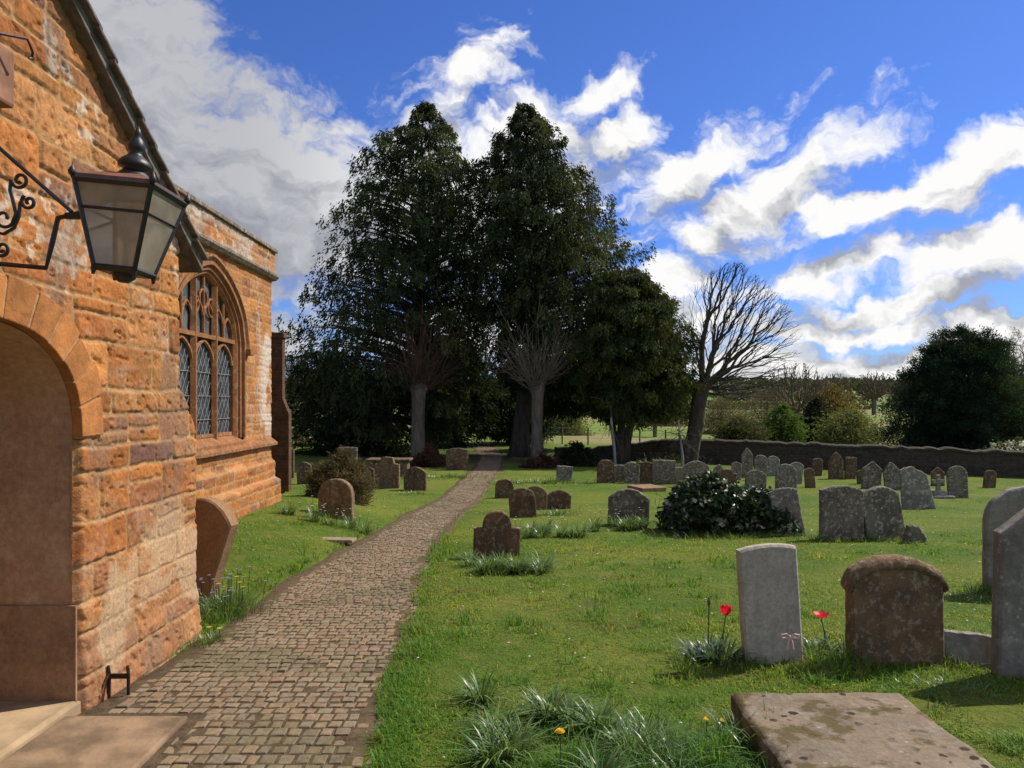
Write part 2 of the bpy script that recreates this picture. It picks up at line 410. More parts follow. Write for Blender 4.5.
# ------------------------------------------------------------------ coursed rubble heightfield
PAL = [(.49, .21, .065), (.44, .185, .055), (.5, .24, .08), (.4, .165, .055), (.45, .22, .09), (.38, .19, .09), (.5, .26, .11), (.35, .155, .07)]
def rubble(u, v, seed, ch=(.1, .26), cw=(.18, .5), mortar=.014, relief=.02, lichen=0., odd=.05, vmax=6, wear=1.0):
    """-> height, colour for wall coordinates u, v (metres)"""
    r = random.Random(seed)
    wu = u+.035*(fbm(u*5, v*5, s=seed)-.5)+.012*(fbm(u*22, v*22, s=seed+4)-.5)
    wv = v+.04*(fbm(u*3.2, v*4, s=seed+9)-.5)+.012*(fbm(u*22, v*22, s=seed+5)-.5)
    edges = [-1.0]; z = -1.0
    while z < vmax: z += r.uniform(*ch); edges.append(z)
    edges = np.array(edges); ci = np.clip(np.searchsorted(edges, wv)-1, 0, len(edges)-2)
    d = np.zeros_like(u); col = np.zeros(u.shape+(3,)); off = np.zeros_like(u)
    umin, umax = float(u.min())-.5, float(u.max())+.8
    for c in range(len(edges)-1):
        m = ci == c
        x = umin-r.uniform(0, .3); E = [x]; S = []
        h = edges[c+1]-edges[c]
        while x < umax:
            x += r.uniform(*cw)*(1.0 if h > .14 else .8); E.append(x)
            split = r.random() < .3 and h > .17
            S.append((r.uniform(.35, .65) if split else 0, r.random(), r.random(), r.uniform(-1, 1), r.random(), r.random()))
        if not m.any(): continue
        E = np.array(E); S = np.array(S)
        ui, vi = wu[m], wv[m]
        si = np.clip(np.searchsorted(E, ui)-1, 0, len(S)-1)
        p = S[si]
        t = (vi-edges[c])/h
        up = (p[:, 0] > 0) & (t > p[:, 0])
        lo = np.where(up, edges[c]+p[:, 0]*h, edges[c]); hi = np.where((p[:, 0] > 0) & ~up, edges[c]+p[:, 0]*h, edges[c+1])
        dx = np.minimum(ui-E[si], E[si+1]-ui); dz = np.minimum(vi-lo, hi-vi)
        k = .03
        dd = np.minimum(dx, dz); dd = np.where((dx < k) & (dz < k), k-np.sqrt((k-dx)**2+(k-dz)**2), dd)
        d[m] = dd
        q = np.where(up, p[:, 2], p[:, 1]); pal = np.array(PAL)
        ix = (q*len(PAL)).astype(int) % len(PAL)
        cc = pal[ix]*(.8+.4*p[:, 4:5])
        o = np.where(up, p[:, 5], p[:, 4]) < odd
        cc[o] = np.array((.22, .12, .1))*(.8+.5*p[o][:, 1:2])
        col[m] = cc; off[m] = p[:, 3]
    mo = mortar*(.6+1.0*fbm(u*4, v*4, s=seed+30))
    prof = sm(d, mo*.5, mo*.5+.012)
    er = fbm(u*9, v*14, s=seed+40)
    pit = sm(fbm(u*16, v*22, s=seed+50), .62, .75)
    hgt = prof*(relief*(.75+.4*off))+prof*(er-.5)*.014*wear+(fbm(u*45, v*45, s=seed+60)-.5)*.008-prof*pit*.012*wear
    n1 = fbm(u*6, v*10, s=seed+70)[..., None]; n2 = fbm(u*1.4, v*1.4, s=seed+80)[..., None]
    n3 = fbm(u*28, v*34, s=seed+75)[..., None]
    col = col*(.74+.52*n1)*(.8+.4*n2)*(.8+.4*n3)
    mcol = np.array((.47, .3, .15))*(.75+.5*fbm(u*12, v*12, s=seed+90)[..., None])
    pale = sm(fbm(u*2.6, v*2.6, s=seed+99), .56, .66)[..., None]
    col = col*(1-.25*pale)+np.array((.5, .31, .15))*.25*pale
    c = mcol+(col-mcol)*prof[..., None]
    if lichen:
        lm = (sm(fbm(u*3.1, v*3.1, s=seed+110), .5, .62)*sm(fbm(u*17, v*17, s=seed+120), .5, .6))[..., None]
        c = c*(1-lichen*lm)+np.array((.6, .55, .47))*lichen*lm
    return hgt, np.clip(c*np.array((.82, .7, .555)), .01, .9)

church = empty('church', (-4.2, 8, 0), 'orange ironstone church with gabled porch, round archway and traceried window beside the cobbled path', 'church')
def ch(o): 
    o.parent = church; o.matrix_parent_inverse = Matrix.Translation(church.location).inverted(); return o
XP = -2.35; XA = -4.2; PC = 3.35
def verge(Y): return 3.77-.68*(np.abs(np.asarray(Y)-PC)-.65)
def porch_edge(v): return np.interp(v, [-1, 1.42, 1.5, 1.78, 5], [5.7, 5.68, 5.64, 5.4, 5.36])
AW, AZ0, ARISE = .765, 1.45, .585
def arch_z(Y, w=AW, rise=ARISE, z0=AZ0):
    q = np.clip(np.abs((np.asarray(Y)-PC)/w), 0, 1)
    return np.where(q >= 1, -9, z0+rise*(1-q**2.35)**(1/2.35))
res = .0085
v = np.arange(-.15, 4.5, res); sn = int(4.7/res)
s_ = np.linspace(0, 1, sn)
Vv, Ss = np.meshgrid(v, s_, indexing='ij')
el = 2*PC-porch_edge(Vv); U = el+Ss*(porch_edge(Vv)-el)
hh, cc = rubble(U, Vv, 11, ch=(.13, .3), cw=(.24, .62), lichen=0, odd=.05, relief=.014, mortar=.013)
lm = (sm(fbm(U*3.1, Vv*3.1, s=131), .5, .62)*sm(fbm(U*17, Vv*17, s=132), .5, .6)*(.12+.5*sm(Vv, 1.7, 2.5)))[..., None]
cc = cc*(1-lm)+np.array((.6, .52, .4))*lm
dk = (sm(fbm(U*2.3, Vv*2.3, s=141), .6, .7)*.5)[..., None]; cc = cc*(1-dk)+np.array((.2, .13, .09))*dk
mz = (sm(fbm(U*1.9, Vv*1.9, s=151), .55, .64)*(1-sm(Vv, .7, 1.1))*.7)[..., None]; cc = cc*(1-mz)+np.array((.5, .35, .2))*mz; hh = hh*(1-.7*mz[..., 0])+.008*mz[..., 0]
# lichen thins out low down; the bottom courses are plainer and browner
lowm = (1-sm(Vv, .25, .55))[..., None]
cc = cc*(1-.35*lowm)+np.array((.3, .19, .11))*.35*lowm
dpe = np.minimum(porch_edge(Vv)-U, U-el)
hh = hh-.05*(1-sm(dpe, 0, .07))**2
hh = hh+.022*(1-sm(Vv, .2, .3))+.02*(1-sm(Vv, -.05, .12))*sm(U, 4.1, 4.6)        # base course stands forward
jd = np.abs(U-PC)-AW; hh = hh-.045*(1-sm(jd, -.01, .05))**2*(Vv < AZ0+.04)
G = np.stack([XP+hh, U, Vv], -1)
cu = (U[:-1, :-1]+U[1:, 1:])/2; cv = (Vv[:-1, :-1]+Vv[1:, 1:])/2
keep = (cv < verge(cu)-.01) & ~((np.abs(cu-PC) < AW+.06) & (cv > AZ0) & (cv < arch_z(cu, AW+.06, ARISE+.05)))& ~((np.abs(cu-PC) < AW-.006) & (cv < AZ0+.02))
w = MB(); w.grid(G, cc, keep, flip=True); ch(w.build('porch_wall', M_stone, smooth=True))
# side returns of the porch, coarse
for Y0, sg in ((1, 1), (-1, -1)):
    w = MB(); v2 = np.arange(-.15, 2.6, .03); x2 = np.arange(0, 1.95, .03)
    VV, XX = np.meshgrid(v2, x2, indexing='ij')
    h2, c2 = rubble(XX, VV, 61+sg)
    ye = porch_edge(VV)
    if sg < 0: ye = 2*PC-ye
    w.grid(np.stack([XP-.03-XX, ye+sg*(h2-.03), VV], -1), c2, flip=(sg < 0))
    ch(w.build('porch_side_wall', M_stone, smooth=True))
# arch ring, jambs, reveal
w = MB()
ang = np.linspace(0, math.pi, 14)
def arch_pt(a, dw=0):
    c_, s2 = math.cos(a), math.sin(a); e = 2/2.35
    return (PC+math.copysign(abs(c_)**e, c_)*(AW+dw), AZ0+abs(s2)**e*(ARISE+dw))
rr = random.Random(5)
for i in range(13):
    a0, a1 = ang[i]+.008, ang[i+1]-.008
    o = rr.uniform(.19, .23)
    aa = np.linspace(a0, a1, 5)
    poly = [arch_pt(a) for a in aa]+[arch_pt(a, o) for a in aa[::-1]]
    k = rr.uniform(.8, 1.15)
    w.prism(poly, XP-.1, XP+.022+rr.uniform(-.004, .006), (1, 2, 0), np.array((.37, .145, .04))*k)
w.prism([arch_pt(a, .003) for a in np.linspace(0, math.pi, 50)]+[arch_pt(a, .19) for a in np.linspace(math.pi, 0, 50)], XP-.12, XP+.016, (1, 2, 0), (.36, .22, .105))
ao = ch(w.build('porch_arch', m_vcol('dressed_arch_stone', var=.3, scale=10, bump=.8, dist=.012), bevel=.007)); fixnormals(ao)
# reveal: brown rendered jambs and soffit running into the porch
w = MB()
prof = [(PC+AW-.004, -.1), (PC+AW-.004, AZ0)]+[arch_pt(a, -.004) for a in np.linspace(0, math.pi, 40)][1:-1]+[(PC-AW+.004, AZ0), (PC-AW+.004, -.1)]
A0 = np.array([(XP-.2, p[0], p[1]) for p in prof]); 
lay = np.stack([A0+np.array((-t, 0, 0)) for t in np.linspace(-.172, .75, 8)], 0)
w.grid(lay)
# porch room
low = MB()
for sg in (1, -1): low.box((XP-.352, PC+sg*(AW-.011), .2), (.7, .016, .7)) if sg > 0 else None
ch(low.build('reveal_base', m_headstone('stained_plaster', (.34, .2, .11), (.19, .115, .065), (.38, .25, .15), .3, .5, .9, .0)))
w.box((-3.7, PC+1.62, 1.2), (1.3, .1, 3.2)); w.box((-3.7, PC-1.62, 1.2), (1.3, .1, 3.2)); w.box((-4.15, PC, 1.2), (.1, 3.2, 3.2)); 
for sg in (1, -1): w.box((-3.08, PC+sg*1.2, 1.2), (.1, .86, 3.2))
w.box((-3.6, PC, 2.82), (1.2, 3.3, .06))
w.box((-3.08, PC, 2.45), (.1, 1.6, .75))
ch(w.build('porch_interior', m_headstone('brown_plaster', (.46, .285, .16), (.34, .2, .11), (.5, .34, .21), .45, .45, .6, .0)))
w = MB(); w.box((-3.2, PC, -.02), (1.72, 3.2, .1)); w.box((-3.35, PC, -.01), (2.0, 1.5, .1))
ch(w.build('porch_floor', m_plain('buff_floor_stone', (.38, .265, .15), .9, .2, 0, .22, 5), bevel=.01))
# porch roof: two slopes of stone slates, thick dark verge
w = MB()
for sg in (1, -1):
    ye, yr = PC+sg*2.24, PC
    n = 14
    for i in range(n):
        t0, t1 = i/n, (i+1.25)/n if i < n-1 else 1
        ya, yb = ye+(yr-ye)*t0, ye+(yr-ye)*min(t1, 1)
        za, zb = float(verge(ya)), float(verge(yb))
        for x in np.arange(-4.6, -2.27, .38):
            x1 = min(x+.374, -2.23); j = rr.uniform(-.006, .006)
            w.add([(x, ya, za+.03+j), (x1, ya, za+.03+j), (x1, yb, zb+.0+j), (x, yb, zb+j), (x, ya, za+.005+j), (x1, ya, za+.005+j), (x1, yb, zb-.025+j), (x, yb, zb-.025+j)],
                  np.array([[0, 1, 2, 3], [7, 6, 5, 4], [0, 4, 5, 1], [1, 5, 6, 2], [2, 6, 7, 3], [3, 7, 4, 0]]))
    a = (ye, float(verge(ye))); b = (PC, float(verge(PC)))
    w.prism([(a[0], a[1]-.09), (a[0], a[1]-.002), (b[0], b[1]-.002), (b[0], b[1]-.09)], -2.27, -4.6, (1, 2, 0))
ro = ch(w.build('porch_roof', M_slate, bevel=.006)); fixnormals(ro)
# aisle wall with window opening
WC, WH, SP, RISE, SILL = 10.6, 1.2, 2.57, .95, 1.2
IH, IR = 1.08, .84
def win_z(Y, hw=WH, rise=RISE):
    q = np.clip(np.abs((np.asarray(Y)-WC)/hw), 0, 1)
    return np.where(q >= 1, -9, SP+rise*(.78*np.sqrt(1-q*q)+.22*(1-q)))
res = .019
v = np.arange(-.3, 3.86, res); u = np.arange(4.9, 13.3+res, res)
VV, UU = np.meshgrid(v, u, indexing='ij')
hh, cc = rubble(UU, VV, 23, ch=(.1, .22), cw=(.2, .55), lichen=.3, odd=.02, relief=.012)
pro = .1*(1-sm(VV, .3, .36))+.07*(1-sm(VV, .62, .68)); hh = hh+pro-.05*(1-sm(13.3-UU, 0, .07))**2
white = (sm(UU, 12.4, 12.9)*sm(fbm(UU*2.5, VV*2.0, s=77), .45, .6)*sm(VV, .9, 1.3))[..., None]*.75
cc = cc*(1-white)+np.array((.58, .5, .4))*white
cu = (UU[:-1, :-1]+UU[1:, 1:])/2; cv = (VV[:-1, :-1]+VV[1:, 1:])/2
keep = ~(((np.abs(cu-WC) < WH+.06) & (cv > SILL-.16) & (cv <= SP)) | ((cv > SP-.01) & (cv < win_z(cu, WH+.06, RISE+.06))))
w = MB(); w.grid(np.stack([XA+hh, UU, VV], -1), cc, keep, flip=True)
vv2 = np.arange(-.3, 4.2, .05); x2 = np.arange(0, 3, .05); V3, X3 = np.meshgrid(vv2, x2, indexing='ij'); h3, c3 = rubble(X3, V3, 29)
w.grid(np.stack([XA-.04-X3, 13.27+h3, V3], -1), c3)
ch(w.build('aisle_wall', M_stone, smooth=True))
# sill band, plinth ledge
w = MB()
w.prism([(XA-.02, .9), (XA+.09, .9), (XA+.09, .95), (XA-.02, 1.03)], 5.0, 13.34, (0, 2, 1))
w.prism([(XA-.2, SILL-.32), (XA+.03, SILL-.32), (XA+.03, 1.04), (XA-.2, SILL+.02)], WC-WH-.14, WC+WH+.14, (0, 2, 1))
fixnormals(ch(w.build('sill_band', M_ash, bevel=.008)))
# parapet
v = np.arange(3.86, 4.25, .019); VV, UU = np.meshgrid(v, u, indexing='ij')
hh, cc = rubble(UU, VV, 33, ch=(.17, .24), cw=(.3, .7), lichen=1.0, relief=.012)
gl = sm(fbm(UU*1.1, VV*3, s=5), .35, .6)[..., None]*.6
cc = cc*(1-gl)+np.array((.42, .37, .31))*gl*(.6+.8*fbm(UU*14, VV*14, s=8)[..., None])
w = MB(); w.grid(np.stack([XA+.05+hh, UU, VV], -1), cc, flip=True)
w.box((XA-.1, 9.1, 4.05), (.24, 8.4, .36), None, (.3, .2, .12)); w.box((XA-.1, 13.25, 4.05), (.28, .12, .37), None, (.4, .26, .15))
ch(w.build('parapet', M_stone, smooth=True))
w = MB()
y = 4.9
while y < 13.3:
    ln = min(rr.uniform(.6, 1.0), 13.36-y)
    w.prism([(XA-.3, 4.25), (XA+.1, 4.25), (XA+.1, 4.31), (XA-.05, 4.37), (XA-.3, 4.37)], y+.004, y+ln-.004, (0, 2, 1)); y += ln
fixnormals(ch(w.build('coping', M_copestone, bevel=.01)))
w = MB(); w.prism([(XA-.02, 3.76), (XA+.07, 3.78), (XA+.11, 3.83), (XA+.11, 3.87), (XA+.04, 3.92), (XA-.02, 3.92)], 4.9, 13.36, (0, 2, 1))
fixnormals(ch(w.build('string_course', M_copestone, bevel=.006)))
w = MB(); w.box((-6.3, 9.1, 3.9), (4, 8.3, .1)); ch(w.build('aisle_roof', M_lead))
# chancel and its stepped buttress beyond the corner
w = MB()
w.box((-6.6, 15.6, 1.3), (2.0, 4.8, 4.0)); w.box((-5.4, 16.62, 1.35), (.82, .2, 3.4)); w.box((-5.4, 16.62, .55), (1.1, .22, 1.7))
w.box((-5.4, 16.62, 3.1), (.9, .28, .12)); w.prism([(-5.0, 1.4), (-4.85, 1.4), (-5.0, 1.75)], 16.52, 16.72, (0, 2, 1))
ch(fixnormals(w.build('buttress', m_masonry('shaded_masonry', (.13, .062, .032), (.09, .045, .026), (.13, .085, .055)), bevel=.015)))  # shade on these faces is put into the darker masonry colours

# window
winf = ch(MB().box((XA-.14, WC, 1.17), (.1, 2.1, .05)).build('window', M_ash))
def sub(o): 
    o.parent = winf; o.matrix_parent_inverse = (Matrix.Translation(church.location)@winf.matrix_parent_inverse@Matrix.Identity(4)).inverted(); o.matrix_parent_inverse = Matrix.Identity(4); return o
def arch_path(hw, rise, z0, n=28):
    q = np.linspace(1, -1, n)
    return [(WC+hw, z0)]+[(WC+hw*t, float(win_z(WC+hw*t*.99999, hw, rise)) if abs(t) < 1 else SP) for t in q]+[(WC-hw, z0)]
def sweep(w, hw0, rise0, hw1, rise1, x0, x1, z0, col=None):
    """band between an outer arch outline (hw0) at x0 and an inner one (hw1) at x1"""
    a = arch_path(hw0, rise0, z0); b = arch_path(hw1, rise1, z0)
    A = np.array([(x0, p[0], p[1]) for p in a]); B = np.array([(x1, p[0], p[1]) for p in b])
    w.grid(np.stack([A, B], 0), None)
w = MB()
steps = [(1.31, 1.05, XA-.02), (1.31, 1.05, XA+.035), (1.25, 1.0, XA+.035), (1.23, .98, XA-.01), (1.18, .93, XA-.01), (1.16, .91, XA-.045), (1.13, .88, XA-.045), (IH, IR, XA-.09), (IH, IR, XA-.2)]
for (h0, r0, x0), (h1, r1, x1) in zip(steps, steps[1:]): sweep(w, h0, r0, h1, r1, x0, x1, SILL-.1)
sub(w.build('frame', M_ash))
w = MB()
hood = [(1.42, 1.15, XA-.02), (1.42, 1.15, XA+.055), (1.38, 1.115, XA+.06), (1.33, 1.07, XA+.02), (1.31, 1.05, XA+.0)]
for (h0, r0, x0), (h1, r1, x1) in zip(hood, hood[1:]): sweep(w, h0, r0, h1, r1, x0, x1, SP-.1)
for sg in (1, -1): w.box((XA+.05, WC+sg*1.375, SP-.14), (.12, .16, .1))
sub(w.build('hood_mould', M_ash, bevel=.01))
w = MB()
XW = XA-.11
for k in (-1/3, 1/3):
    y0 = WC+k*IH
    w.prism([(y0-.06, 0), (y0-.015, .06), (y0+.015, .06), (y0+.06, 0), (y0+.015, -.05), (y0-.015, -.05)], SILL-.1, float(win_z(y0, IH, IR)), (1, 0, 2))
for q in w.V: q[:, 0] += XW
w.box((XW, WC, SP), (.1, 2*IH, .06))
def bar(P, r=.025): w.tube([(XW, p[0], p[1]) for p in P], r, 6)
for k in (-2/3, 0, 2/3):
    y0 = WC+k*IH; hw = .34
    for zb, ht in ((SP-.36, .3),):
        bar([(y0+hw*t, zb+ht*(.7*math.sqrt(max(0, 1-t*t))+.3*(1-abs(t)))) for t in np.linspace(-1, 1, 13)], .028)
    bar([(y0, SP), (y0, float(win_z(y0, IH, IR)))], .025)
for k in (-5/6, -.5, -1/6, 1/6, .5, 5/6):
    y0 = WC+k*IH; hw = .165; top = float(win_z(y0, IH, IR)); zb = SP+(top-SP)*.35
    bar([(y0+hw*t, zb+.2*(.6*math.sqrt(max(0, 1-t*t))+.4*(1-abs(t)))) for t in np.linspace(-1, 1, 9)], .02)
for y0, zz in ((WC-.29, SP+.42), (WC+.29, SP+.42), (WC, SP+.52)):
    bar([(y0+.13*math.cos(a), zz+.13*math.sin(a)) for a in np.linspace(0, 2*math.pi, 15)], .018)
sub(fixnormals(w.build('tracery', M_ash)))
m, t = newmat('old_window_glass')
co = t.n('TexCoord').outputs['Object']
v_ = t.n('TexVoronoi', {'Vector': co, 'Scale': 9.0}).outputs['Color']
g = t.n('SeparateColor', {0: v_}).outputs[0]
c = t.mix(g, (.05, .055, .06), (.13, .14, .145))
t.out(principled(t, c, .22, .6, t.bump(g, .35, .02))); M_wglass = m
w = MB()
n = 30; q = np.linspace(-IH, IH, n)
top = np.array([max(SP, float(win_z(WC+a, IH*1.0001, IR))) for a in q])
Gz = np.stack([np.stack([np.full(n, XW-.03), WC+q, np.full(n, SILL-.1)], -1), np.stack([np.full(n, XW-.03), WC+q, top], -1)], 0)
w.grid(Gz, flip=True); sub(w.build('glass', M_wglass))
w = MB()
for k in (-2/3, 0, 2/3):
    y0 = WC+k*IH; a, b = y0-.3, y0+.3; z0, z1 = SILL-.05, SP-.12
    st = .135; sl = 1.5
    for sg in (1, -1):
        c0 = -3.0
        while c0 < 3:
            P = []
            for yq in (a, b):
                P.append((yq, z0+.7+c0+sg*sl*(yq-y0)))
            (ya, za), (yb, zb) = P
            def clip(ya, za, yb, zb):
                t0, t1 = 0., 1.; dz = zb-za
                for lim, s0 in ((z0, 1), (z1, -1)):
                    fa, fb = s0*(za-lim), s0*(zb-lim)
                    if fa < 0 and fb < 0: return None
                    if fa < 0: t0 = max(t0, fa/(fa-fb))
                    if fb < 0: t1 = min(t1, fa/(fa-fb))
                return (t0, t1) if t1 > t0 else None
            cl = clip(ya, za, yb, zb)
            if cl:
                t0, t1 = cl; p = lambda t: (XW-.018, ya+(yb-ya)*t, za+(zb-za)*t)
                w.tube([p(t0), p(t1)], .006, 4)
            c0 += st*sl
    for z in np.arange(SILL+.2, SP-.2, .33): w.tube([(XW-.012, a-.03, z), (XW-.012, b+.03, z)], .008, 4)
sub(w.build('lead_lattice', M_lead))

# doorstep slab, boot scraper, sundial
w = MB()
x0, x1, y0, y1 = SLAB
w.box(((x0+x1)/2, (y0+y1)/2, -.02), (x1-x0, y1-y0, .07))
tag(w.build('doorstep', m_plain('worn_buff_slab', (.23, .15, .085), .9, .25, 0, .35, 4.5, .6), bevel=.012), 'worn flat buff stone slab on the ground before the church porch', 'doorstep')
w = MB()
for xq in (-2.3, -2.19): w.tube([(xq, 4.34, -.08), (xq, 4.34, .1), (xq-.006, 4.34, .145)], [.009, .01, .008], 6)
w.box((-2.245, 4.34, .085), (.11, .012, .028)); w.tube([(-2.3, 4.34, .1), (-2.31, 4.29, .05), (-2.32, 4.26, -.02)], .008, 6)
tag(w.build('boot_scraper', M_rust), 'rusty iron boot scraper standing at the foot of the porch wall', 'boot scraper')
sd = empty('sundial', (XP, PC, 3.0), 'brown stone sundial block with iron gnomon high on the porch gable', 'sundial')
w = MB(); w.box((.03, -.2, .1), (.16, .56, .26)); w.prism([(-.05, -.1), (.06, -.04), (-.05, -.02)], -.4, .02, (0, 2, 1))
fixnormals(w.build('dial', m_plain('red_brown_stone', (.25, .12, .07), .9), sd, bevel=.015))
w = MB(); w.tube([(.11, -.2, .2), (.2, .02, .26), (.2, .06, .22), (.19, .07, .2), (.185, .055, .19)], .006, 6)
w.build('gnomon', M_iron, sd)

# ------------------------------------------------------------------ wall lantern
LX, LY, LZ = -1.672, 3.28, 2.215
ln = empty('wall_lantern', (LX, LY, LZ), 'black square tapering glass lantern on a scrolled iron bracket above the porch arch', 'lantern')
hb, ht, H = .086, .16, .345
w = MB()
cb = [(-hb, -hb, 0), (hb, -hb, 0), (hb, hb, 0), (-hb, hb, 0)]; ct = [(-ht, -ht, H), (ht, -ht, H), (ht, ht, H), (-ht, ht, H)]
tm = .68; cm = [tuple(b[i]+(t[i]-b[i])*tm for i in range(3)) for b, t in zip(cb, ct)]
def ring(c, r, n=4):
    for i in range(4): w.tube([c[i], c[(i+1) % 4]], r, n)
ring(cb, .014); ring(ct, .015); ring(cm, .007)
for i in range(4):
    w.tube([cb[i], ct[i]], .011, 4)
w.build('frame', M_iron, ln)
w = MB()
for i in range(4): w.tube([(cb[i][0], cb[i][1], -.005), (cb[i][0], cb[i][1], -.035)], [.012, .006], 6)
w.box((0, 0, -.008), (hb*1.7, hb*1.7, .012)); w.lathe([(.02, -.05), (.045, -.03), (.05, -.014)], 12)
w.build('base', M_iron, ln)
m, t = newmat('dusty_lantern_glass')
co = t.n('TexCoord').outputs['Object']
n_ = t.noise(co, 7, 5, .6)
d = t.n('BsdfDiffuse', {'Color': t.mix(t.ramp(n_, .35, .65), (.42, .37, .28), (.55, .5, .39))}).outputs[0]
d2 = t.n('BsdfTranslucent', {'Color': (.6, .54, .42)}).outputs[0]
d = t.n('MixShader', {0: .5, 1: d, 2: d2}).outputs[0]
tr = t.n('BsdfTransparent', {'Color': (.82, .84, .8)}).outputs[0]
gl = t.n('BsdfGlossy', {'Roughness': .08, 'Color': (1, 1, 1)}).outputs[0]
mx = t.n('MixShader', {0: t.n('MapRange', {0: n_, 1: .3, 2: .7, 3: .66, 4: .86}).outputs[0], 1: tr, 2: d}).outputs[0]
t.out(t.n('MixShader', {0: t.n('Fresnel', {'IOR': 1.4}).outputs[0], 1: mx, 2: gl}).outputs[0]); M_lglass = m
for i in range(4):
    k = (i+1) % 4; w = MB()
    w.add([cb[i], cb[k], ct[k], ct[i]], np.array([[0, 1, 2, 3]])); w.build('pane', M_lglass, ln)
w = MB(); rt = .07
for i in range(4):
    k = (i+1) % 4
ro_ = ht-.004; q = [(-ro_, -ro_, H+.022), (ro_, -ro_, H+.022), (ro_, ro_, H+.022), (-ro_, ro_, H+.022)]
tq = [(-rt, -rt, H+.06), (rt, -rt, H+.06), (rt, rt, H+.06), (-rt, rt, H+.06)]
bq = [(x, y, z-.012) for x, y, z in q]
w.add(q+tq+bq, np.array([[0, 1, 5, 4], [1, 2, 6, 5], [2, 3, 7, 6], [3, 0, 4, 7], [4, 5, 6, 7], [8, 9, 1, 0], [9, 10, 2, 1], [10, 11, 3, 2], [11, 8, 0, 3]]))
w.build('roof', m_plain('brown_copper', (.2, .085, .05), .6, .4, 0, .3, 10), ln)
w = MB()
z0 = H+.03
w.lathe([(r_, z0+z_) for r_, z_ in ((.085, 0), (.085, .012), (.07, .035), (.048, .056), (.042, .066), (.066, .072), (.069, .086), (.055, .106), (.034, .122), (.023, .136), (.032, .15), (.036, .166), (.027, .19), (.013, .208), (.017, .215), (.012, .232), (.003, .252))], 20)
w.build('finial', M_iron, ln, smooth=True)
for i in range(4):
    w = MB(); w.lathe([(.002, -.01), (.013, 0), (.016, .012), (.01, .026), (.004, .034), (.002, .05)], 8, (ct[i][0]*1.04, ct[i][1]*1.04, H+.01)); w.build('corner_knob', M_iron, ln, smooth=True)
w = MB(); w.lathe([(.012, .02), (.015, .12), (.028, .13), (.045, .17), (.05, .21), (.035, .26), (.01, .28)], 14); w.build('bulb', m_plain('milky_bulb', (.7, .7, .66), .3, .5, 0, .02), ln, smooth=True)
for o in ln.children: o.rotation_euler = (0, R(5.5), 0)
# bracket in the plane square to the wall
def bp(x, y): p = pt(x, y, LY); return (p.x-LX, 0, p.z-LZ)
w = MB()
w.tube([bp(-30, 122), bp(72, 212)], .009, 6); w.tube([bp(-22, 262), bp(46, 268), bp(52, 244), bp(58, 218), bp(80, 213)], .011, 6)
w.tube([bp(-22, 100), bp(-22, 330)], .013, 6); w.tube([bp(66, 216), bp(90, 216)], .016, 6)
w.box((bp(-23, 0)[0]+.0, 0, bp(0, 215)[2]), (.03, .07, 1.0))
br = w.build('bracket', M_iron, ln)
def spiral(cx, cy, r, a0, turns, n=26, grow=.22):
    P = []
    for i in range(n):
        t = i/(n-1); a = a0+turns*2*math.pi*t; rad = r*(grow+(1-grow)*t)
        P.append((cx+rad*math.cos(a), cy+rad*math.sin(a)))
    return P
for P in (spiral(20, 180, 9, 1.0, 1.35)+[(10, 190), (14, 204), (16, 214), (12, 224)]+spiral(4, 218, 12, math.pi*2+.4, -1.2)[::-1][3:],
          spiral(29, 202, 8, 2.2, 1.3)+[(20, 204), (19, 216), (14, 228), (4, 234), (-8, 232)], spiral(2, 249, 8, .5, 1.4)+[(-10, 246), (-20, 250)]):
    w = MB(); w.tube([bp(*p) for p in P], .0075, 6); w.build('scroll', M_iron, br)

# ------------------------------------------------------------------ headstones
def top_fn(style, w, h):
    def f(u):
        u = np.clip(u, -1, 1); a = np.abs(u)
        if style == 'round': return h-w/2*.85*(1-np.sqrt(1-u*u*.999))
        if style == 'camber': return h-.11*w*u*u
        if style == 'flatcamber': return h-.062*w*u*u
        if style == 'segment': return h-.24*w*u*u
        if style == 'flat': return h-.01*a
        if style == 'pointed': return h-w*.62*a**1.35
        if style == 'gable': return h-w*.42*a
        if style == 'shoulder':
            c = .62
            return np.where(a < c, h-.32*w*(1-np.sqrt(np.clip(1-(u/c)**2, 0, 1))), h-.36*w)
        if style == 'scroll':
            return h-.2*w*sm(a, .45, .62)-.1*w*u*u+.03*w*sm(a, .86, .98)
        if style == 'ogee': return h-.3*w*sm(a, .05, .95)-.05*w*a
        if style == 'broken': return h-.3*w*np.clip((u+.2)*.9, 0, 1)-.1*np.abs(np.sin(u*5))*w*.5-.1*w*a
    return f
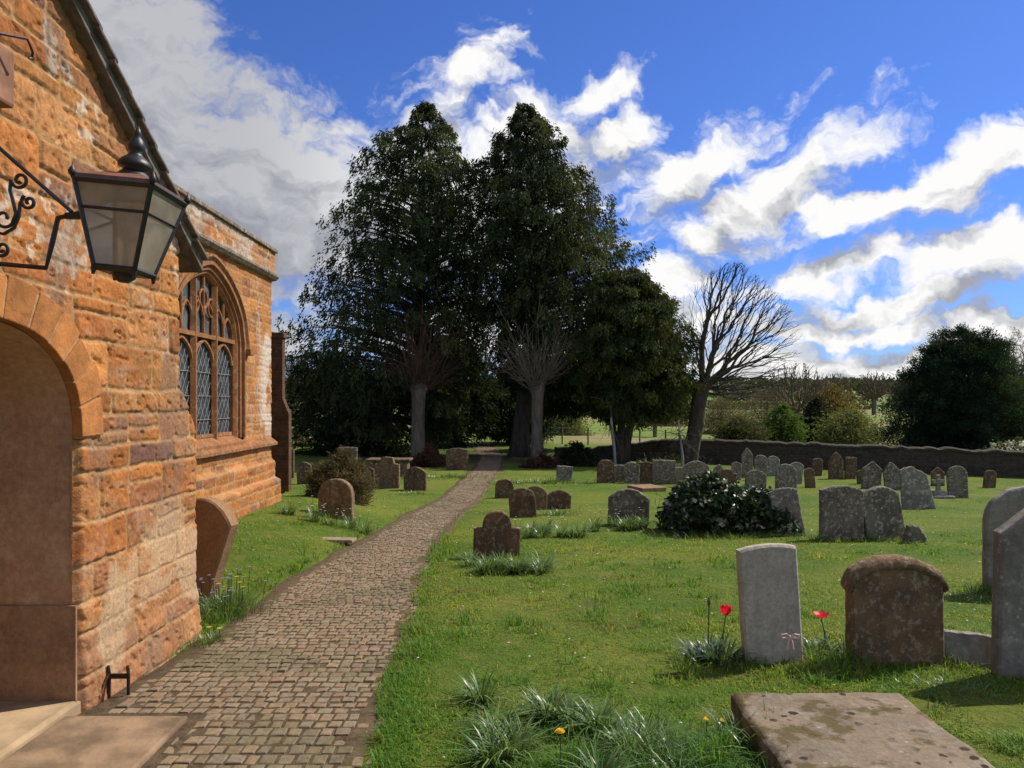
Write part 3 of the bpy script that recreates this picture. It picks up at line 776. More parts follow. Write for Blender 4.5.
def stone_mesh(mb, w, h, th, style, seed, bury=.15, nx=26, nz=22, taper=0, rough=1.0):
    f = top_fn(style, w, h)
    u = np.linspace(-1, 1, nx)
    if style == 'shoulder': u = np.sort(np.concatenate([u, [-.63, -.61, .61, .63]]))
    if style in ('scroll',): u = np.sort(np.concatenate([u, [-.97, .97, -.6, -.5, .5, .6]]))
    n = len(u); t = np.linspace(0, 1, nz)
    T, U = np.meshgrid(t, u, indexing='ij')
    top = f(U)
    Z = -bury+T*(top+bury)
    X = U*w/2*(1-taper*(1-T))
    X = X+.012*rough*(fbm(Z*7+seed, U*.6, s=seed)-.5)*np.abs(U)
    Z = Z+.018*rough*(fbm(U*6+seed, T*0, s=seed+1)-.5)*T
    e = min(.014, th*.2)
    def layer(y, inset, dn):
        zz = Z*(1-inset/max(h, .2)*T); xx = X*(1-2*inset/w)
        yy = y+dn*.012*rough*(fbm(xx*9+seed, zz*9, s=seed+2)-.5)
        return np.stack([xx, yy, zz], -1)
    fr, bk = layer(-th/2, e, 1), layer(th/2, e, -1)
    fo, bo = layer(-th/2+e, 0, .4), layer(th/2-e, 0, .4)
    mb.grid(fr, flip=True); mb.grid(bk)
    def cont(G): return np.concatenate([G[:, 0], G[-1, 1:-1], G[::-1, -1]])
    C = np.stack([cont(fr), cont(fo), cont(fo)*.5+cont(bo)*.5, cont(bo), cont(bk)], 0)
    mb.grid(C, flip=True)
    return mb
HSP = []
def headstone(x0, x1, yt, yb, style, mat, label, th=.1, roll=0, pitch=0, yaw=0, group=None, cat='headstone', name='headstone', taper=0, seed=None, bury=.15, rough=1.0):
    xm = (x0+x1)/2; p = at(xm, yb); s = p.y/F
    wd, h = (x1-x0)*s, (yb-yt)*s
    seed = seed or int(abs(x0*7+yb*13)) % 9973
    HSP.append((p.x, p.y, wd/2))
    big = h*F/p.y > 60
    mb = MB(); stone_mesh(mb, wd, h, th, style, seed, bury, 44 if big else 24, 36 if big else 16, taper, rough)
    o = mb.build(name, mat, smooth=True)
    o.data.set_sharp_from_angle(angle=R(28))
    o.location = p+Vector((0, th/2, 0)); o.rotation_euler = (R(pitch), R(roll), R(yaw))
    return tag(o, label, cat, group)
G_L = 'headstones left of the path'; G_M = 'headstones in the middle of the lawn'; G_R = 'headstones on the right of the lawn'; G_F = 'headstones before the boundary wall'; G_W = 'weathered stones in a tight row'
HS = headstone
# near right
HS(745, 805, 545, 663, 'flatcamber', H_white, 'upright pale Portland headstone with gently curved top between the red tulips', .08, -3.6, 0, 4, rough=.25)
p = at(901, 668); HSP.append((p.x, p.y, .3)); mb = MB(); stone_mesh(mb, .585, .63, .13, 'camber', 31, .15, 44, 36)
u = np.linspace(-1.0, 1.0, 60); zt = .70-.115*np.abs(u)**2.3
zt = zt-.03*sm(np.abs(u), .93, 1.0)
prof = [(-.065, -.085), (-.072, -.075), (-.088, -.066), (-.09, -.045), (-.078, -.028), (-.068, -.012), (-.05, 0), (.05, 0), (.09, -.03), (.09, -.06), (.065, -.085)]
rows = [np.stack([u*(.306 if -.078 < dz < -.03 else .3 if dz < -.02 else .296), np.full(60, y)+.012*(fbm(u*7, y*30, s=4)-.5), zt+dz+.016*(fbm(u*9, dz*20, s=3)-.5)], -1) for y, dz in prof]
mb.grid(np.stack(rows, 0)); 
for e in (0, -1): mb.add(np.array([q[e] for q in rows]), np.arange(len(rows))[None] if e == 0 else np.arange(len(rows))[None, ::-1])
o = mb.build('headstone', H_brown, smooth=True); o.location = p+Vector((0, .08, 0)); o.rotation_euler = (R(-2), 0, R(-2))
tag(o, 'thick squat brown headstone with cambered moulded top beside the pale one', 'headstone')
HS(1005, 1115, 490, 680, 'gable', H_slate, 'grey green headstone cut by the photo edge, the nearer of the two', .12, 1, 0, -8)
HS(992, 1077, 487, 594, 'round', H_slate, 'dull grey headstone cut by the photo edge, behind the grey green one', .12, 0, 0, -10)

# left of the path
o = HS(150, 210, 493, 603, 'segment', m_headstone('plain_brown_stone', (.33, .19, .095), (.22, .125, .065), (.27, .18, .1), .3, .3), 'dark brown headstone tilted sideways against the corner of the porch', .13, 20, 0, -16, G_L, rough=.3)
HS(317, 354, 479, 517, 'round', H_brown, 'round topped brown headstone standing in front of the brown bush', .12, 0, 0, -14, G_L)
HS(374, 400, 457, 488, 'scroll', H_brown, 'shouldered brown headstone between the brown bush and the low arched stone', .11, 0, 0, -14, G_L)
HS(403, 427, 467, 490, 'segment', H_dark, 'low arched dark headstone nearest the path on its left side', .11, 0, 0, -16, G_L)
HS(356, 374, 467, 486, 'camber', H_dark, 'small brown headstone half hidden behind the brown bush', .09, 0, 0, -4, G_L)
HS(278, 294, 449, 478, 'flat', H_dark, 'flat topped dark headstone close to the far corner of the church', .1, 0, 0, -8, G_L)
HS(339, 357, 447, 472, 'flat', H_grey, 'flat topped grey headstone in deep shade behind the brown bush', .1, 0, 0, 0, G_L)
HS(446, 468, 448, 470, 'camber', H_dark, 'dark headstone in tree shade just left of where the path ends', .1, 0, 0, 0, G_L)
HS(297, 312, 462, 484, 'segment', H_dark, 'small dark headstone between the church corner and the brown bush', .1, -4, 0, 0, G_L)
# middle
HS(473, 520, 511, 557, 'shoulder', H_dark, 'dark brown headstone with rounded head and square shoulders beside the path', .1, 1, 0, 5, G_M)
HS(510, 537, 488, 517, 'round', H_dark, 'round topped dark headstone tilted sideways in front of another arched one', .09, -5, 0, 0, G_M)
HS(523, 547, 486, 510, 'round', H_brown, 'brown arched headstone standing behind the tilted dark one', .09, 3, 0, 0, G_M)
HS(547, 571, 490, 509, 'segment', H_dark, 'low arched dark headstone at the right end of the little cluster', .09, 2, 0, 0, G_M)
HS(495, 514, 479, 498, 'round', H_dark, 'small dark arched headstone right at the edge of the path', .09, 0, 0, 0, G_M)
HS(608, 649, 489, 525, 'segment', H_grey, 'broad grey headstone with curved top standing alone on the lawn', .12, 2, 0, -6, G_M)
HS(556, 572, 466, 481, 'flat', H_grey, 'small grey block headstone beside the pollarded tree on the right of the path', .12, 4, 0, 0, G_M)
# tight row
row = [(597, 615, 460, 483, 'round', H_dark, 'round dark stone at the left end of the tight row'), (614, 626, 465, 482, 'flat', H_grey, 'narrow flat grey stone second from the left in the tight row'),
       (625, 640, 462, 483, 'segment', H_grey, 'speckled grey stone third from the left in the tight row'), (640, 653, 462, 483, 'camber', H_dark, 'dark narrow stone at the middle of the tight row'),
       (652, 675, 460, 484, 'flat', H_grey, 'broadest flat grey stone of the tight row'), (675, 685, 467, 484, 'flat', H_slate, 'small greenish stone beside the ivy covered end of the tight row'),
       (684, 710, 461, 487, 'segment', H_grey, 'rounded mottled stone at the right end of the tight row')]
for a, b, c, d, s, m, l in row: HS(a, b, c, d, s, m, l, .12, random.uniform(-3, 3), 0, random.uniform(-5, 5), G_W)
# far cluster behind the ivy
for a in [(742, 753, 448, 478, 'pointed', H_grey, 'tall pointed narrow headstone behind the ivy, near the wall', 0), (754, 767, 455, 480, 'round', H_grey, 'round topped grey headstone just right of the tall pointed one', 2),
          (767, 780, 456, 476, 'round', H_pale, 'pale round topped headstone, the lightest of the cluster behind the ivy', 0), (776, 797, 464, 491, 'round', H_grey, 'wide round grey headstone directly above the leaning slab', 0),
          (789, 802, 462, 484, 'segment', H_slate, 'slim grey headstone peeping out behind the wide round one', 6), (719, 738, 469, 492, 'scroll', H_dark, 'dark scrolled headstone rising above the left hump of ivy', -3),
          (745, 766, 470, 494, 'segment', H_grey, 'mottled grey headstone rising above the middle of the ivy', 3),
          (829, 844, 452, 479, 'pointed', H_dark, 'dark pointed headstone in the shade right against the boundary wall', 0), (845, 856, 457, 479, 'flat', H_dark, 'dark flat topped headstone beside the pointed one at the boundary wall', 3),
          (862, 881, 461, 489, 'gable', H_grey, 'grey gable topped headstone behind the broad mottled pair', 4), (886, 903, 462, 490, 'pointed', H_grey, 'tilted pointed headstone between the gabled one and the broken one', -7),
          (932, 945, 467, 486, 'gable', H_dark, 'dim headstone in shade behind the small cross', 0), (949, 969, 466, 498, 'round', H_grey, 'tall round topped grey headstone below the dark yew', -3)]:
    HS(*a[:7], th=.1, roll=a[7], group=G_F)
for a in [(806, 816, 468, 488, 'round', H_dark, 'little dark stone between the wide round one and the boundary wall', -5), (731, 741, 462, 480, 'segment', H_grey, 'little grey stone just left of the tall pointed narrow one', 4), (812, 822, 458, 476, 'segment', H_dark, 'little dark stone in shade close to the foot of the wall', 5), (858, 866, 470, 484, 'round', H_dark, 'smallest dark stone in shade left of the gable topped one', -6), (984, 996, 470, 488, 'round', H_dark, 'dim stone in deep shade beyond the tall round one', 5), (713, 722, 464, 482, 'gable', H_grey, 'small tilted gabled stone behind the left hump of ivy', 8)]:
    HS(*a[:7], th=.1, roll=a[7], group=G_F)
HS(908, 932, 465, 509, 'broken', H_pale, 'broken topped tapering headstone tilted backward in front of the yew', .12, -7, -4, -8, G_F, taper=-.35)
HS(822, 864, 486, 540, 'camber', H_grey, 'broad upright mottled grey headstone, the straight one of the pair', .12, 0, 0, -3, G_R)
HS(868, 908, 486, 540, 'segment', H_grey, 'broad mottled grey headstone tilted against its upright neighbour', .12, -11, 0, 4, G_R)
HS(905, 926, 525, 543, 'broken', H_grey, 'small broken stub of stone at the foot of the tilted mottled headstone', .1, 14, 0, 0, G_R)
HS(778, 806, 488, 536, 'camber', H_pale, 'pale slab tilted sideways at the right end of the ivy', .1, -9, -6, -8, G_R)
HS(690, 722, 496, 535, 'round', H_dark, 'reddish brown headstone almost swallowed by the left hump of ivy', .14, 0, 0, 0, G_R).location += Vector((.02, .42, 0))
# ledger stones
lz = .14
mb = MB(); nx, ny = 60, 110
X, Y = np.meshgrid(np.linspace(1.14, 2.03, nx), np.linspace(1.7, 3.97, ny), indexing='ij')
wob = .012*(fbm(Y*3, X*0, s=41)-.5)
ex = np.minimum(X-1.14, 2.03-X); ey = np.minimum(Y-1.7, 3.97-Y); e = np.minimum(ex, ey)
Z = lz+.01*(fbm(X*6, Y*6, s=42)-.5)-.02*(1-sm(e, 0, .03))**2
top = np.stack([X+wob*4*(ex < .05)*1.0, Y+.03*(fbm(X*5, Y*0, s=43)-.5)*(ey < .05), Z], -1); mb.grid(top)
c = np.concatenate([top[:, 0], top[-1, 1:], top[::-1, -1][1:], top[0, ::-1][1:]])
mb.grid(np.stack([c, c+np.array((0, 0, -.06)), c*1.0+np.array((0, 0, -.3))], 0))
tag(fixnormals(mb.build('ledger_stone', H_ledger, smooth=True)), 'big flat ledger slab with brown and black moss spots in the grass', 'ledger stone')
p = at(972, 668); mb = MB(); stone_mesh(mb, .44, .15, .14, 'flat', 5); o = mb.build('ledger_stone', H_slate, smooth=True); o.location = (2.98, 4.95, 0); o.rotation_euler = (R(-12), R(6), R(-8))
tag(o, 'low grey kerb slab lying between the squat brown headstone and the photo edge', 'ledger stone')
p = at(645, 491); mb = MB(); mb.box((0, 0, .05), (.8, .9, .12)); o = mb.build('ledger_stone', m_plain('terracotta_slab', (.25, .14, .08), .9), bevel=.02); o.location = p+Vector((.1, .3, 0)); o.rotation_euler = (0, 0, R(20))
tag(o, 'small reddish slab lying flat on the lawn behind the lone broad headstone', 'ledger stone')
p = at(330, 540); mb = MB(); mb.box((-.25, 0, -.01), (1.2, .22, .05)); o = mb.build('ledger_stone', m_plain('buff_kerb', (.24, .18, .12), .9), bevel=.015); o.location = p+Vector((0, 0, .01)); o.rotation_euler = (0, 0, R(-6))
tag(o, 'long narrow buff kerb stone sunk in the grass left of the path', 'ledger stone')
# chest tomb beyond the bush
p = at(376, 484); ct_ = empty('chest_tomb', p+Vector((0, 2.6, 0)), 'long low chest tomb behind the shouldered headstone left of the path', 'chest tomb')
w = MB(); w.box((0, 0, .22), (1.3, .7, .62)); w.build('chest', H_dark, ct_, bevel=.02)
w = MB(); w.box((0, 0, .56), (1.5, .9, .07)); w.build('slab', H_dark, ct_, bevel=.02)
# little cross
p = at(938, 498); cr = MB(); 
cr.prism([(-.06, .2), (.06, .2), (.05, .42), (.18, .42), (.18, .52), (.05, .52), (.05, .66), (-.05, .66), (-.05, .52), (-.18, .52), (-.18, .42), (-.05, .42)], -.04, .04, (0, 2, 1)); cr.box((0, 0, .12), (.4, .3, .2)); cr.box((0, 0, 0), (.7, .5, .16))
o = fixnormals(cr.build('stone_cross', H_pale, bevel=.01)); o.location = p; tag(o, 'small pale stone cross on a stepped base by the tall round headstone', 'cross')

# ------------------------------------------------------------------ boundary wall
WP = [(2.0, 35.5), (5, 35.0), (9, 34.0), (14, 32.5), (20, 31.0), (27, 30), (36, 29)]
mb = MB(); pts = []
for (xa, ya), (xb, yb) in zip(WP, WP[1:]):
    n = int(math.hypot(xb-xa, yb-ya)/.14)
    for i in range(n): pts.append((xa+(xb-xa)*i/n, ya+(yb-ya)*i/n))
pts = np.array(pts); Tn = nrm(np.gradient(pts, axis=0)); Nn = np.stack([Tn[:, 1], -Tn[:, 0]], -1)
hw = (1.08-.62*(1-sm(pts[:, 0], 3, 8)))+.1*(fbm(pts[:, 0]*.6, pts[:, 1]*0, s=71)-.5)+.16*(fbm(pts[:, 0]*3, pts[:, 1]*0, s=72)-.5)
prof = [(.24, -.4)]+[(.22, k) for k in np.linspace(0, .88, 9)]+[(.26, .89), (.26, .97), (.12, 1.02), (-.12, 1.02), (-.26, .97), (-.22, .86), (-.22, -.4)]
rows = []
zb = zf(pts[:, 0], pts[:, 1])
for o_, k in prof:
    z = zb+(k*hw if k > 0 else k)
    q = o_+.09*(fbm(pts[:, 0]*3.5, z*5, s=73)-.5)
    rows.append(np.stack([pts[:, 0]+Nn[:, 0]*q, pts[:, 1]+Nn[:, 1]*q, z], -1))
mb.grid(np.stack(rows, 0))
tag(mb.build('stone_wall', m_masonry('wall_rubble', (.075, .058, .042), (.05, .04, .03), (.085, .07, .055), .35, .12), smooth=False), 'long low dry stone boundary wall behind the farthest headstones', 'wall')

# ------------------------------------------------------------------ foliage
def leaves(mb, P, D, ln, wd, col, seed=0, fold=.25):
    """diamond leaves at P, pointing along D"""
    g = np.random.default_rng(seed); n = len(P)
    D = nrm(D); A = nrm(np.cross(D, g.normal(size=(n, 3)))); N = np.cross(D, A)
    l = (np.asarray(ln)*g.uniform(.6, 1.3, n))[:, None]; w = (np.asarray(wd)*g.uniform(.7, 1.3, n))[:, None]
    v = np.stack([P, P+D*l*.45+A*w*.5+N*l*fold*.3, P+D*l, P+D*l*.45-A*w*.5+N*l*fold*.3], 1).reshape(-1, 3)
    i = np.arange(n)[:, None]*4
    mb.add(v, i+np.array([[0, 1, 2, 3]]), np.repeat(col, 4, 0))
def profile_tree(name, outline, Y, label, cat, n_clump, n_leaf, ln, wd, pal, trunk_r, group=None, seed=1, droop=.5, clump=.55, ground=None, mat=None, bark=None, trunk_top=.9, base_px=None, surf=.35, squash=1.0, flat=.55, z_of=None, extra_trunks=(), spray=0.):
    """outline rows (y, x_left, x_right) in photo pixels at distance Y, from top to bottom"""
    g = np.random.default_rng(seed)
    o = np.array(outline, float); s = Y/F
    zz = EYE+(HY-o[:, 0])*s; xl = (o[:, 1]-CX)*s; xr = (o[:, 2]-CX)*s
    bx = ((base_px if base_px else (o[-1, 1]+o[-1, 2])/2)-CX)*s
    gz = zs(bx, Y)
    root = empty(name, (bx, Y, gz), label, cat, group)
    k = np.argsort(zz); zz, xl, xr = zz[k], xl[k], xr[k]
    # sample heights proportional to girth
    zt = np.linspace(zz[0], zz[-1], 200); rt = (np.interp(zt, zz, xr)-np.interp(zt, zz, xl))/2
    pr = rt**1.3+.12*rt.max(); pr /= pr.sum()
    z = g.choice(zt, n_clump, p=pr)+g.normal(0, .1, n_clump)
    r = (np.interp(z, zz, xr)-np.interp(z, zz, xl))/2; cx = (np.interp(z, zz, xr)+np.interp(z, zz, xl))/2
    a = g.uniform(0, 2*math.pi, n_clump)
    lob = 1+(.34+.3*spray)*(fbm(np.cos(a)*2+seed*3, np.sin(a)*2, z*.55, 3, seed)-.5)*2*.55
    f = g.uniform(0, 1, n_clump)**surf
    rr_ = np.maximum(r-.2*clump, .1)*lob*f
    C = np.stack([cx+rr_*np.cos(a), Y+rr_*np.sin(a)*squash, z-.12*rr_], -1)
    cr = clump*g.uniform(.55, 1.35, n_clump)*np.clip(r/1.5, .45, 1)
    m = n_leaf
    out = np.stack([np.cos(a), np.sin(a), np.zeros(n_clump)], -1)[:, None]; tan = np.stack([-np.sin(a), np.cos(a), np.zeros(n_clump)], -1)[:, None]
    # each clump is one hanging spray: long outward from the trunk, thin across, arching down to its tip
    q_ = g.normal(size=(n_clump, m, 3)); al = q_[..., :1]*cr[:, None, None]*(.6+spray)
    off = out*al+tan*q_[..., 1:2]*cr[:, None, None]*(.6-.28*spray)
    off[..., 2] += q_[..., 2]*cr[:, None]*.55*flat-droop*.45*(np.clip(al[..., 0]+.3*cr[:, None], 0, 9)**1.5)
    P = (C[:, None]+off).reshape(-1, 3)
    D = (out*.7+g.normal(size=(n_clump, m, 3))*.5+np.array((0, 0, -droop*1.2))).reshape(-1, 3)
    pal = np.array(pal); ci = g.integers(0, len(pal), n_clump)
    cc = (pal[ci]*g.uniform(.75, 1.3, (n_clump, 1)))[:, None]*g.uniform(.75, 1.3, (n_clump, m, 1))
    P[:, 2] = np.maximum(P[:, 2], zf(P[:, 0], P[:, 1])+.02)
    mb = MB(); leaves(mb, P-np.array((bx, Y, gz)), D, ln, wd, cc.reshape(-1, 3), seed)
    mb.build('crown', mat or M_leaf, root)
    # trunk and limbs
    mb = MB(); zt_ = gz+(zz[-1]-gz)*trunk_top
    xm = lambda q: bx+(np.interp(q, zz, (xl+xr)/2)-bx)*sm(q, gz+1, zz[-1])
    hz = np.linspace(gz-.2, zt_, 14)
    tp = [(xm(q)-bx, .15*math.sin(q*.8+seed), q-gz) for q in hz]
    rad = trunk_r*(1-(hz-hz[0])/(hz[-1]-hz[0])*.93)*(1+.5*np.exp(-(hz-hz[0])*2.2))
    mb.tube(tp, rad, 10)
    for dx, dy, rr2, hh in extra_trunks:
        mb.tube([(dx*.3, dy*.3, -.2), (dx*.6, dy*.6, hh*.35), (dx, dy, hh*.7), (dx*1.3, dy*1.3, hh)], [rr2*1.3, rr2, rr2*.8, rr2*.4], 8)
    idx = g.choice(n_clump, min(n_clump, 110), replace=False)
    for i in idx:
        c = C[i]-np.array((bx, Y, gz)); zb = min(max(c[2]+.25*rr_[i], .8), (zt_-gz)*.97)
        b = np.array((xm(zb+gz)-bx, 0, zb)); md = (b+c)/2+np.array((0, 0, .12*rr_[i]))
        r0 = max(.02, trunk_r*.22*(1-zb/(zt_-gz+.01))+.015)
        mb.tube([b, md, c], [r0, r0*.7, r0*.25], 5)
    mb.build('trunk', bark or M_bark, root, smooth=True)
    return root
def bough_tree(name, outline, Y, label, pal, trunk_r, group=None, seed=1, n_b=300, n_s=16, n_l=16, ln=.2, wd=.055, base_px=None, hang=.6, bark=None, tipz=-.9, jit=.075, extra_trunks=()):
    """conifer of separate boughs: each arches out of the trunk and carries hanging sprays"""
    g = np.random.default_rng(seed); o = np.array(outline, float); s = Y/F
    zz = EYE+(HY-o[:, 0])*s; xl = (o[:, 1]-CX)*s; xr = (o[:, 2]-CX)*s
    bx = ((base_px or (o[-1, 1]+o[-1, 2])/2)-CX)*s; gz = zs(bx, Y)
    root = empty(name, (bx, Y, gz), label, 'tree', group)
    k = np.argsort(zz); zz, xl, xr = zz[k], xl[k], xr[k]; ztop = zz[-1]
    xm = lambda q: bx+(np.interp(q, zz, (xl+xr)/2)-bx)*sm(q, gz+1, ztop)
    u = (np.arange(n_b)+g.uniform(0, 1, n_b))/n_b
    zq = np.linspace(zz[0], ztop, 300); cq = np.cumsum((np.interp(zq, zz, xr)-np.interp(zq, zz, xl))**.75+.12*(xr-xl).max()); cq = (cq-cq[0])/(cq[-1]-cq[0])
    zt = np.interp(u, cq, zq)
    r = np.maximum((np.interp(zt, zz, xr)-np.interp(zt, zz, xl))/2, .15); rm = r.max()
    a = np.arange(n_b)*2.39996+g.normal(0, .35, n_b)
    off = (np.interp(zt, zz, xr)+np.interp(zt, zz, xl))/2-xm(zt)
    Rb = r*1.13*(g.uniform(.68, 1.1, n_b)+.06*(g.random(n_b) < .1)); Rb = Rb*(1+.35*(fbm(np.cos(a)*1.5, np.sin(a)*1.5, zt*.5, 3, seed)-.5))
    out = np.stack([np.cos(a), np.sin(a), 0*a], -1); tn = np.stack([-np.sin(a), np.cos(a), 0*a], -1)
    zst = zt-.18*Rb+g.normal(0, .15, n_b)
    def curve(t): return np.stack([xm(zst)+off*t, Y+0*t, zst+Rb*(.62*t-.46*t*t)], -1)+out*(Rb*t)[:, None]
    t = g.uniform(.1, 1.04, (n_b, n_s))**.62
    lat = g.normal(0, 1, (n_b, n_s))*(.16*Rb[:, None]*(1.15-.7*t)+.05)
    B = np.stack([(xm(zst)+0*zst)[:, None]+off[:, None]*t, Y+0*t, zst[:, None]+Rb[:, None]*(.62*t-.46*t*t)-.35*np.abs(lat)], -1)+out[:, None]*(Rb[:, None]*t)[..., None]+tn[:, None]*lat[..., None]
    h = hang*g.uniform(.3, 1.2, (n_b, n_s))*np.clip(Rb/rm*1.3, .3, 1)[:, None]
    q = g.random((n_b, n_s, n_l))
    P = B[:, :, None]+np.array((0, 0, -1.))*(h[..., None]*q)[..., None]+out[:, None, None]*(.25*h[..., None]*q)[..., None]+g.normal(0, jit, (n_b, n_s, n_l, 3))
    D = np.array((0, 0, tipz))+out[:, None, None]*.55+tn[:, None, None]*(np.sign(lat)*.4)[..., None, None]+g.normal(0, .38, (n_b, n_s, n_l, 3))
    pal = np.array(pal); cb = pal[g.integers(0, len(pal), n_b)]*g.uniform(.75, 1.25, (n_b, 1))
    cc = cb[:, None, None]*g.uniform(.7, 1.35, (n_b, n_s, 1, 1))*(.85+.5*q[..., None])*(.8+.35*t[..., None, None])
    P = P.reshape(-1, 3); P[:, 2] = np.maximum(P[:, 2], zf(P[:, 0], P[:, 1])+.05)
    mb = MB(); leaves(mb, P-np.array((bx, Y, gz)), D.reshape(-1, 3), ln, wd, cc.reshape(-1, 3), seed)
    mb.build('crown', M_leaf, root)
    mb = MB(); hz = np.linspace(gz-.2, gz+(ztop-gz)*.97, 16)
    rad = trunk_r*(1-(hz-hz[0])/(hz[-1]-hz[0])*.95)*(1+.5*np.exp(-(hz-hz[0])*2.2))
    mb.tube([(float(xm(z))-bx+.06*math.sin(z*1.3+seed), .08*math.sin(z+seed), z-gz) for z in hz], rad, 10)
    for dx, dy, r2, hh in extra_trunks:
        mb.tube([(dx*.3, dy*.3, -.2), (dx*.6, dy*.6, hh*.35), (dx, dy, hh*.7), (dx*1.3, dy*1.3, hh)], [r2*1.3, r2, r2*.8, r2*.4], 8)
    C = [curve(np.full(n_b, x)) for x in (0, .2, .4, .6, .78)]
    for i in range(n_b):
        r0 = max(.01, .01*Rb[i]+.006)
        mb.tube([c[i]-np.array((bx, Y, gz)) for c in C], [r0*1.5, r0*1.2, r0, r0*.6, r0*.25], 4, cap=False)
    mb.build('trunk', bark or M_bark, root, smooth=True)
    return root
DG = [(.022, .034, .014), (.032, .046, .017), (.017, .028, .014), (.042, .052, .018)]
CYP = [(.026, .036, .015), (.038, .048, .018), (.02, .03, .015), (.055, .058, .02)]
YG = [(.036, .052, .015), (.055, .068, .018), (.03, .044, .015), (.08, .082, .02)]
GT = 'tall dark conifers round the path'
CYP = [(.033, .046, .018), (.05, .062, .022), (.025, .037, .016), (.07, .076, .026), (.04, .054, .021)]
bough_tree('cypress_tree', [(102, 423, 427), (116, 412, 436), (138, 384, 460), (170, 359, 486), (200, 347, 494), (240, 332, 500), (280, 322, 500), (320, 304, 494), (350, 300, 484), (385, 304, 468), (415, 308, 452), (432, 320, 440)], 37,
    'tall dark drooping conifer left of the path, the left of the twin giants', CYP, .42, GT, 11, 380, 18, 16, .2, .064, 428, .7)
bough_tree('cypress_tree', [(104, 523, 526), (120, 511, 542), (148, 487, 570), (180, 470, 594), (215, 465, 616), (250, 468, 637), (285, 478, 644), (320, 490, 646), (350, 498, 640), (385, 516, 622)], 36,
    'tall dark drooping conifer right of the path, the right of the twin giants', CYP, .45, GT, 12, 380, 18, 16, .2, .064, 521, .7)
bough_tree('yew_tree', [(270, 612, 640), (290, 592, 664), (320, 582, 684), (350, 576, 692), (378, 580, 694), (400, 588, 688), (416, 604, 678)], 33,
    'yellowish green yew right of the twin conifers, leaning over pale trunks', YG, .22, GT, 13, 320, 18, 18, .16, .05, 620, .4, extra_trunks=((.5, .1, .2, 2.6), (-.3, .2, .15, 2.4)))
profile_tree('yew_tree', [(352, 300, 345), (365, 292, 372), (385, 290, 388), (410, 292, 395), (435, 297, 400), (458, 302, 405)], 38.5,
    'dense dark yew sweeping to the ground behind the left pollard', 'tree', 520, 46, .26, .07, DG, .3, GT, 14, .4, .55, surf=.5)
bough_tree('yew_tree', [(365, 500, 530), (385, 486, 552), (410, 482, 556), (432, 488, 545)], 47,
    'dark evergreen straight beyond the end of the path', DG, .25, GT, 19, 130, 15, 15, .24, .075, 512)
profile_tree('holly_tree', [(345, 425, 475), (365, 415, 492), (390, 410, 500), (415, 418, 498), (440, 425, 480)], 44,
    'bushy dark evergreen in shade behind the path end between the pollards', 'tree', 420, 44, .27, .08, DG, .25, GT, 15, .3, .55, base_px=455, surf=.5)
bough_tree('yew_tree', [(334, 944, 984), (342, 932, 994), (356, 922, 1003), (368, 914, 1008), (398, 904, 1016), (425, 899, 1022), (455, 900, 1026), (482, 905, 1024)], 37,
    'broad dark blue green yew behind the wall on the right', [(.018, .038, .022), (.028, .05, .028), (.014, .028, .018), (.04, .06, .028)], .35, None, 16, 420, 22, 20, .13, .042, 962, .22, None, .55, .12)
# more evergreens right of the path seen between trunks
profile_tree('holly_tree', [(372, 545, 590), (385, 535, 600), (400, 538, 600), (412, 545, 590)], 41,
    'dark low branched evergreen between the right pollard and the yellowish yew', 'tree', 240, 40, .25, .075, DG, .18, GT, 17, .4, .5, base_px=540, surf=.5)

# bushes
def bush(name, x0, x1, yt, yb, Y, label, cat, pal, n_clump=120, n_leaf=36, ln=.16, wd=.06, group=None, seed=1, clump=.35, mat=None, droop=.1, surf=.4):
    ym = yt+(yb-yt)*.55
    o = [(yt, x0+(x1-x0)*.42, x0+(x1-x0)*.6), (yt+(yb-yt)*.12, x0+(x1-x0)*.22, x0+(x1-x0)*.78), (yt+(yb-yt)*.35, x0+(x1-x0)*.05, x1-(x1-x0)*.05), (ym, x0, x1), (yb, x0+(x1-x0)*.1, x1-(x1-x0)*.1)]
    return profile_tree(name, o, Y, label, cat, n_clump, n_leaf, ln, wd, pal, .06*(x1-x0)*Y/F/2, group, seed, droop, clump, mat=mat, surf=surf, flat=.9)
BR = [(.13, .1, .055), (.16, .125, .07), (.1, .09, .045), (.14, .11, .075)]
p = at(342, 503); bush('lavender_bush', 309, 376, 459, 504, p.y+.7, 'round brownish twiggy bush behind the round topped headstone', 'bush', BR, 240, 46, .11, .018, None, 31, .22, droop=-.5)
RD = [(.09, .04, .03), (.12, .06, .04), (.07, .045, .03)]
bush('heather_bush', 408, 447, 452, 472, 30, 'low reddish bush round the foot of the left pollard', 'bush', RD, 120, 36, .14, .04, None, 32, .3)
bush('heather_bush', 522, 560, 455, 476, 29.5, 'low reddish bush round the foot of the right pollard', 'bush', RD, 120, 36, .14, .04, None, 33, .3)
bush('dark_bush', 555, 600, 446, 478, 31, 'dark shaded bush between the right pollard and the tight row', 'bush', DG, 160, 40, .2, .06, None, 34, .35)
GS = 'shrubs beyond the boundary wall'
WL = [(.15, .17, .06), (.19, .19, .07), (.12, .15, .05)]
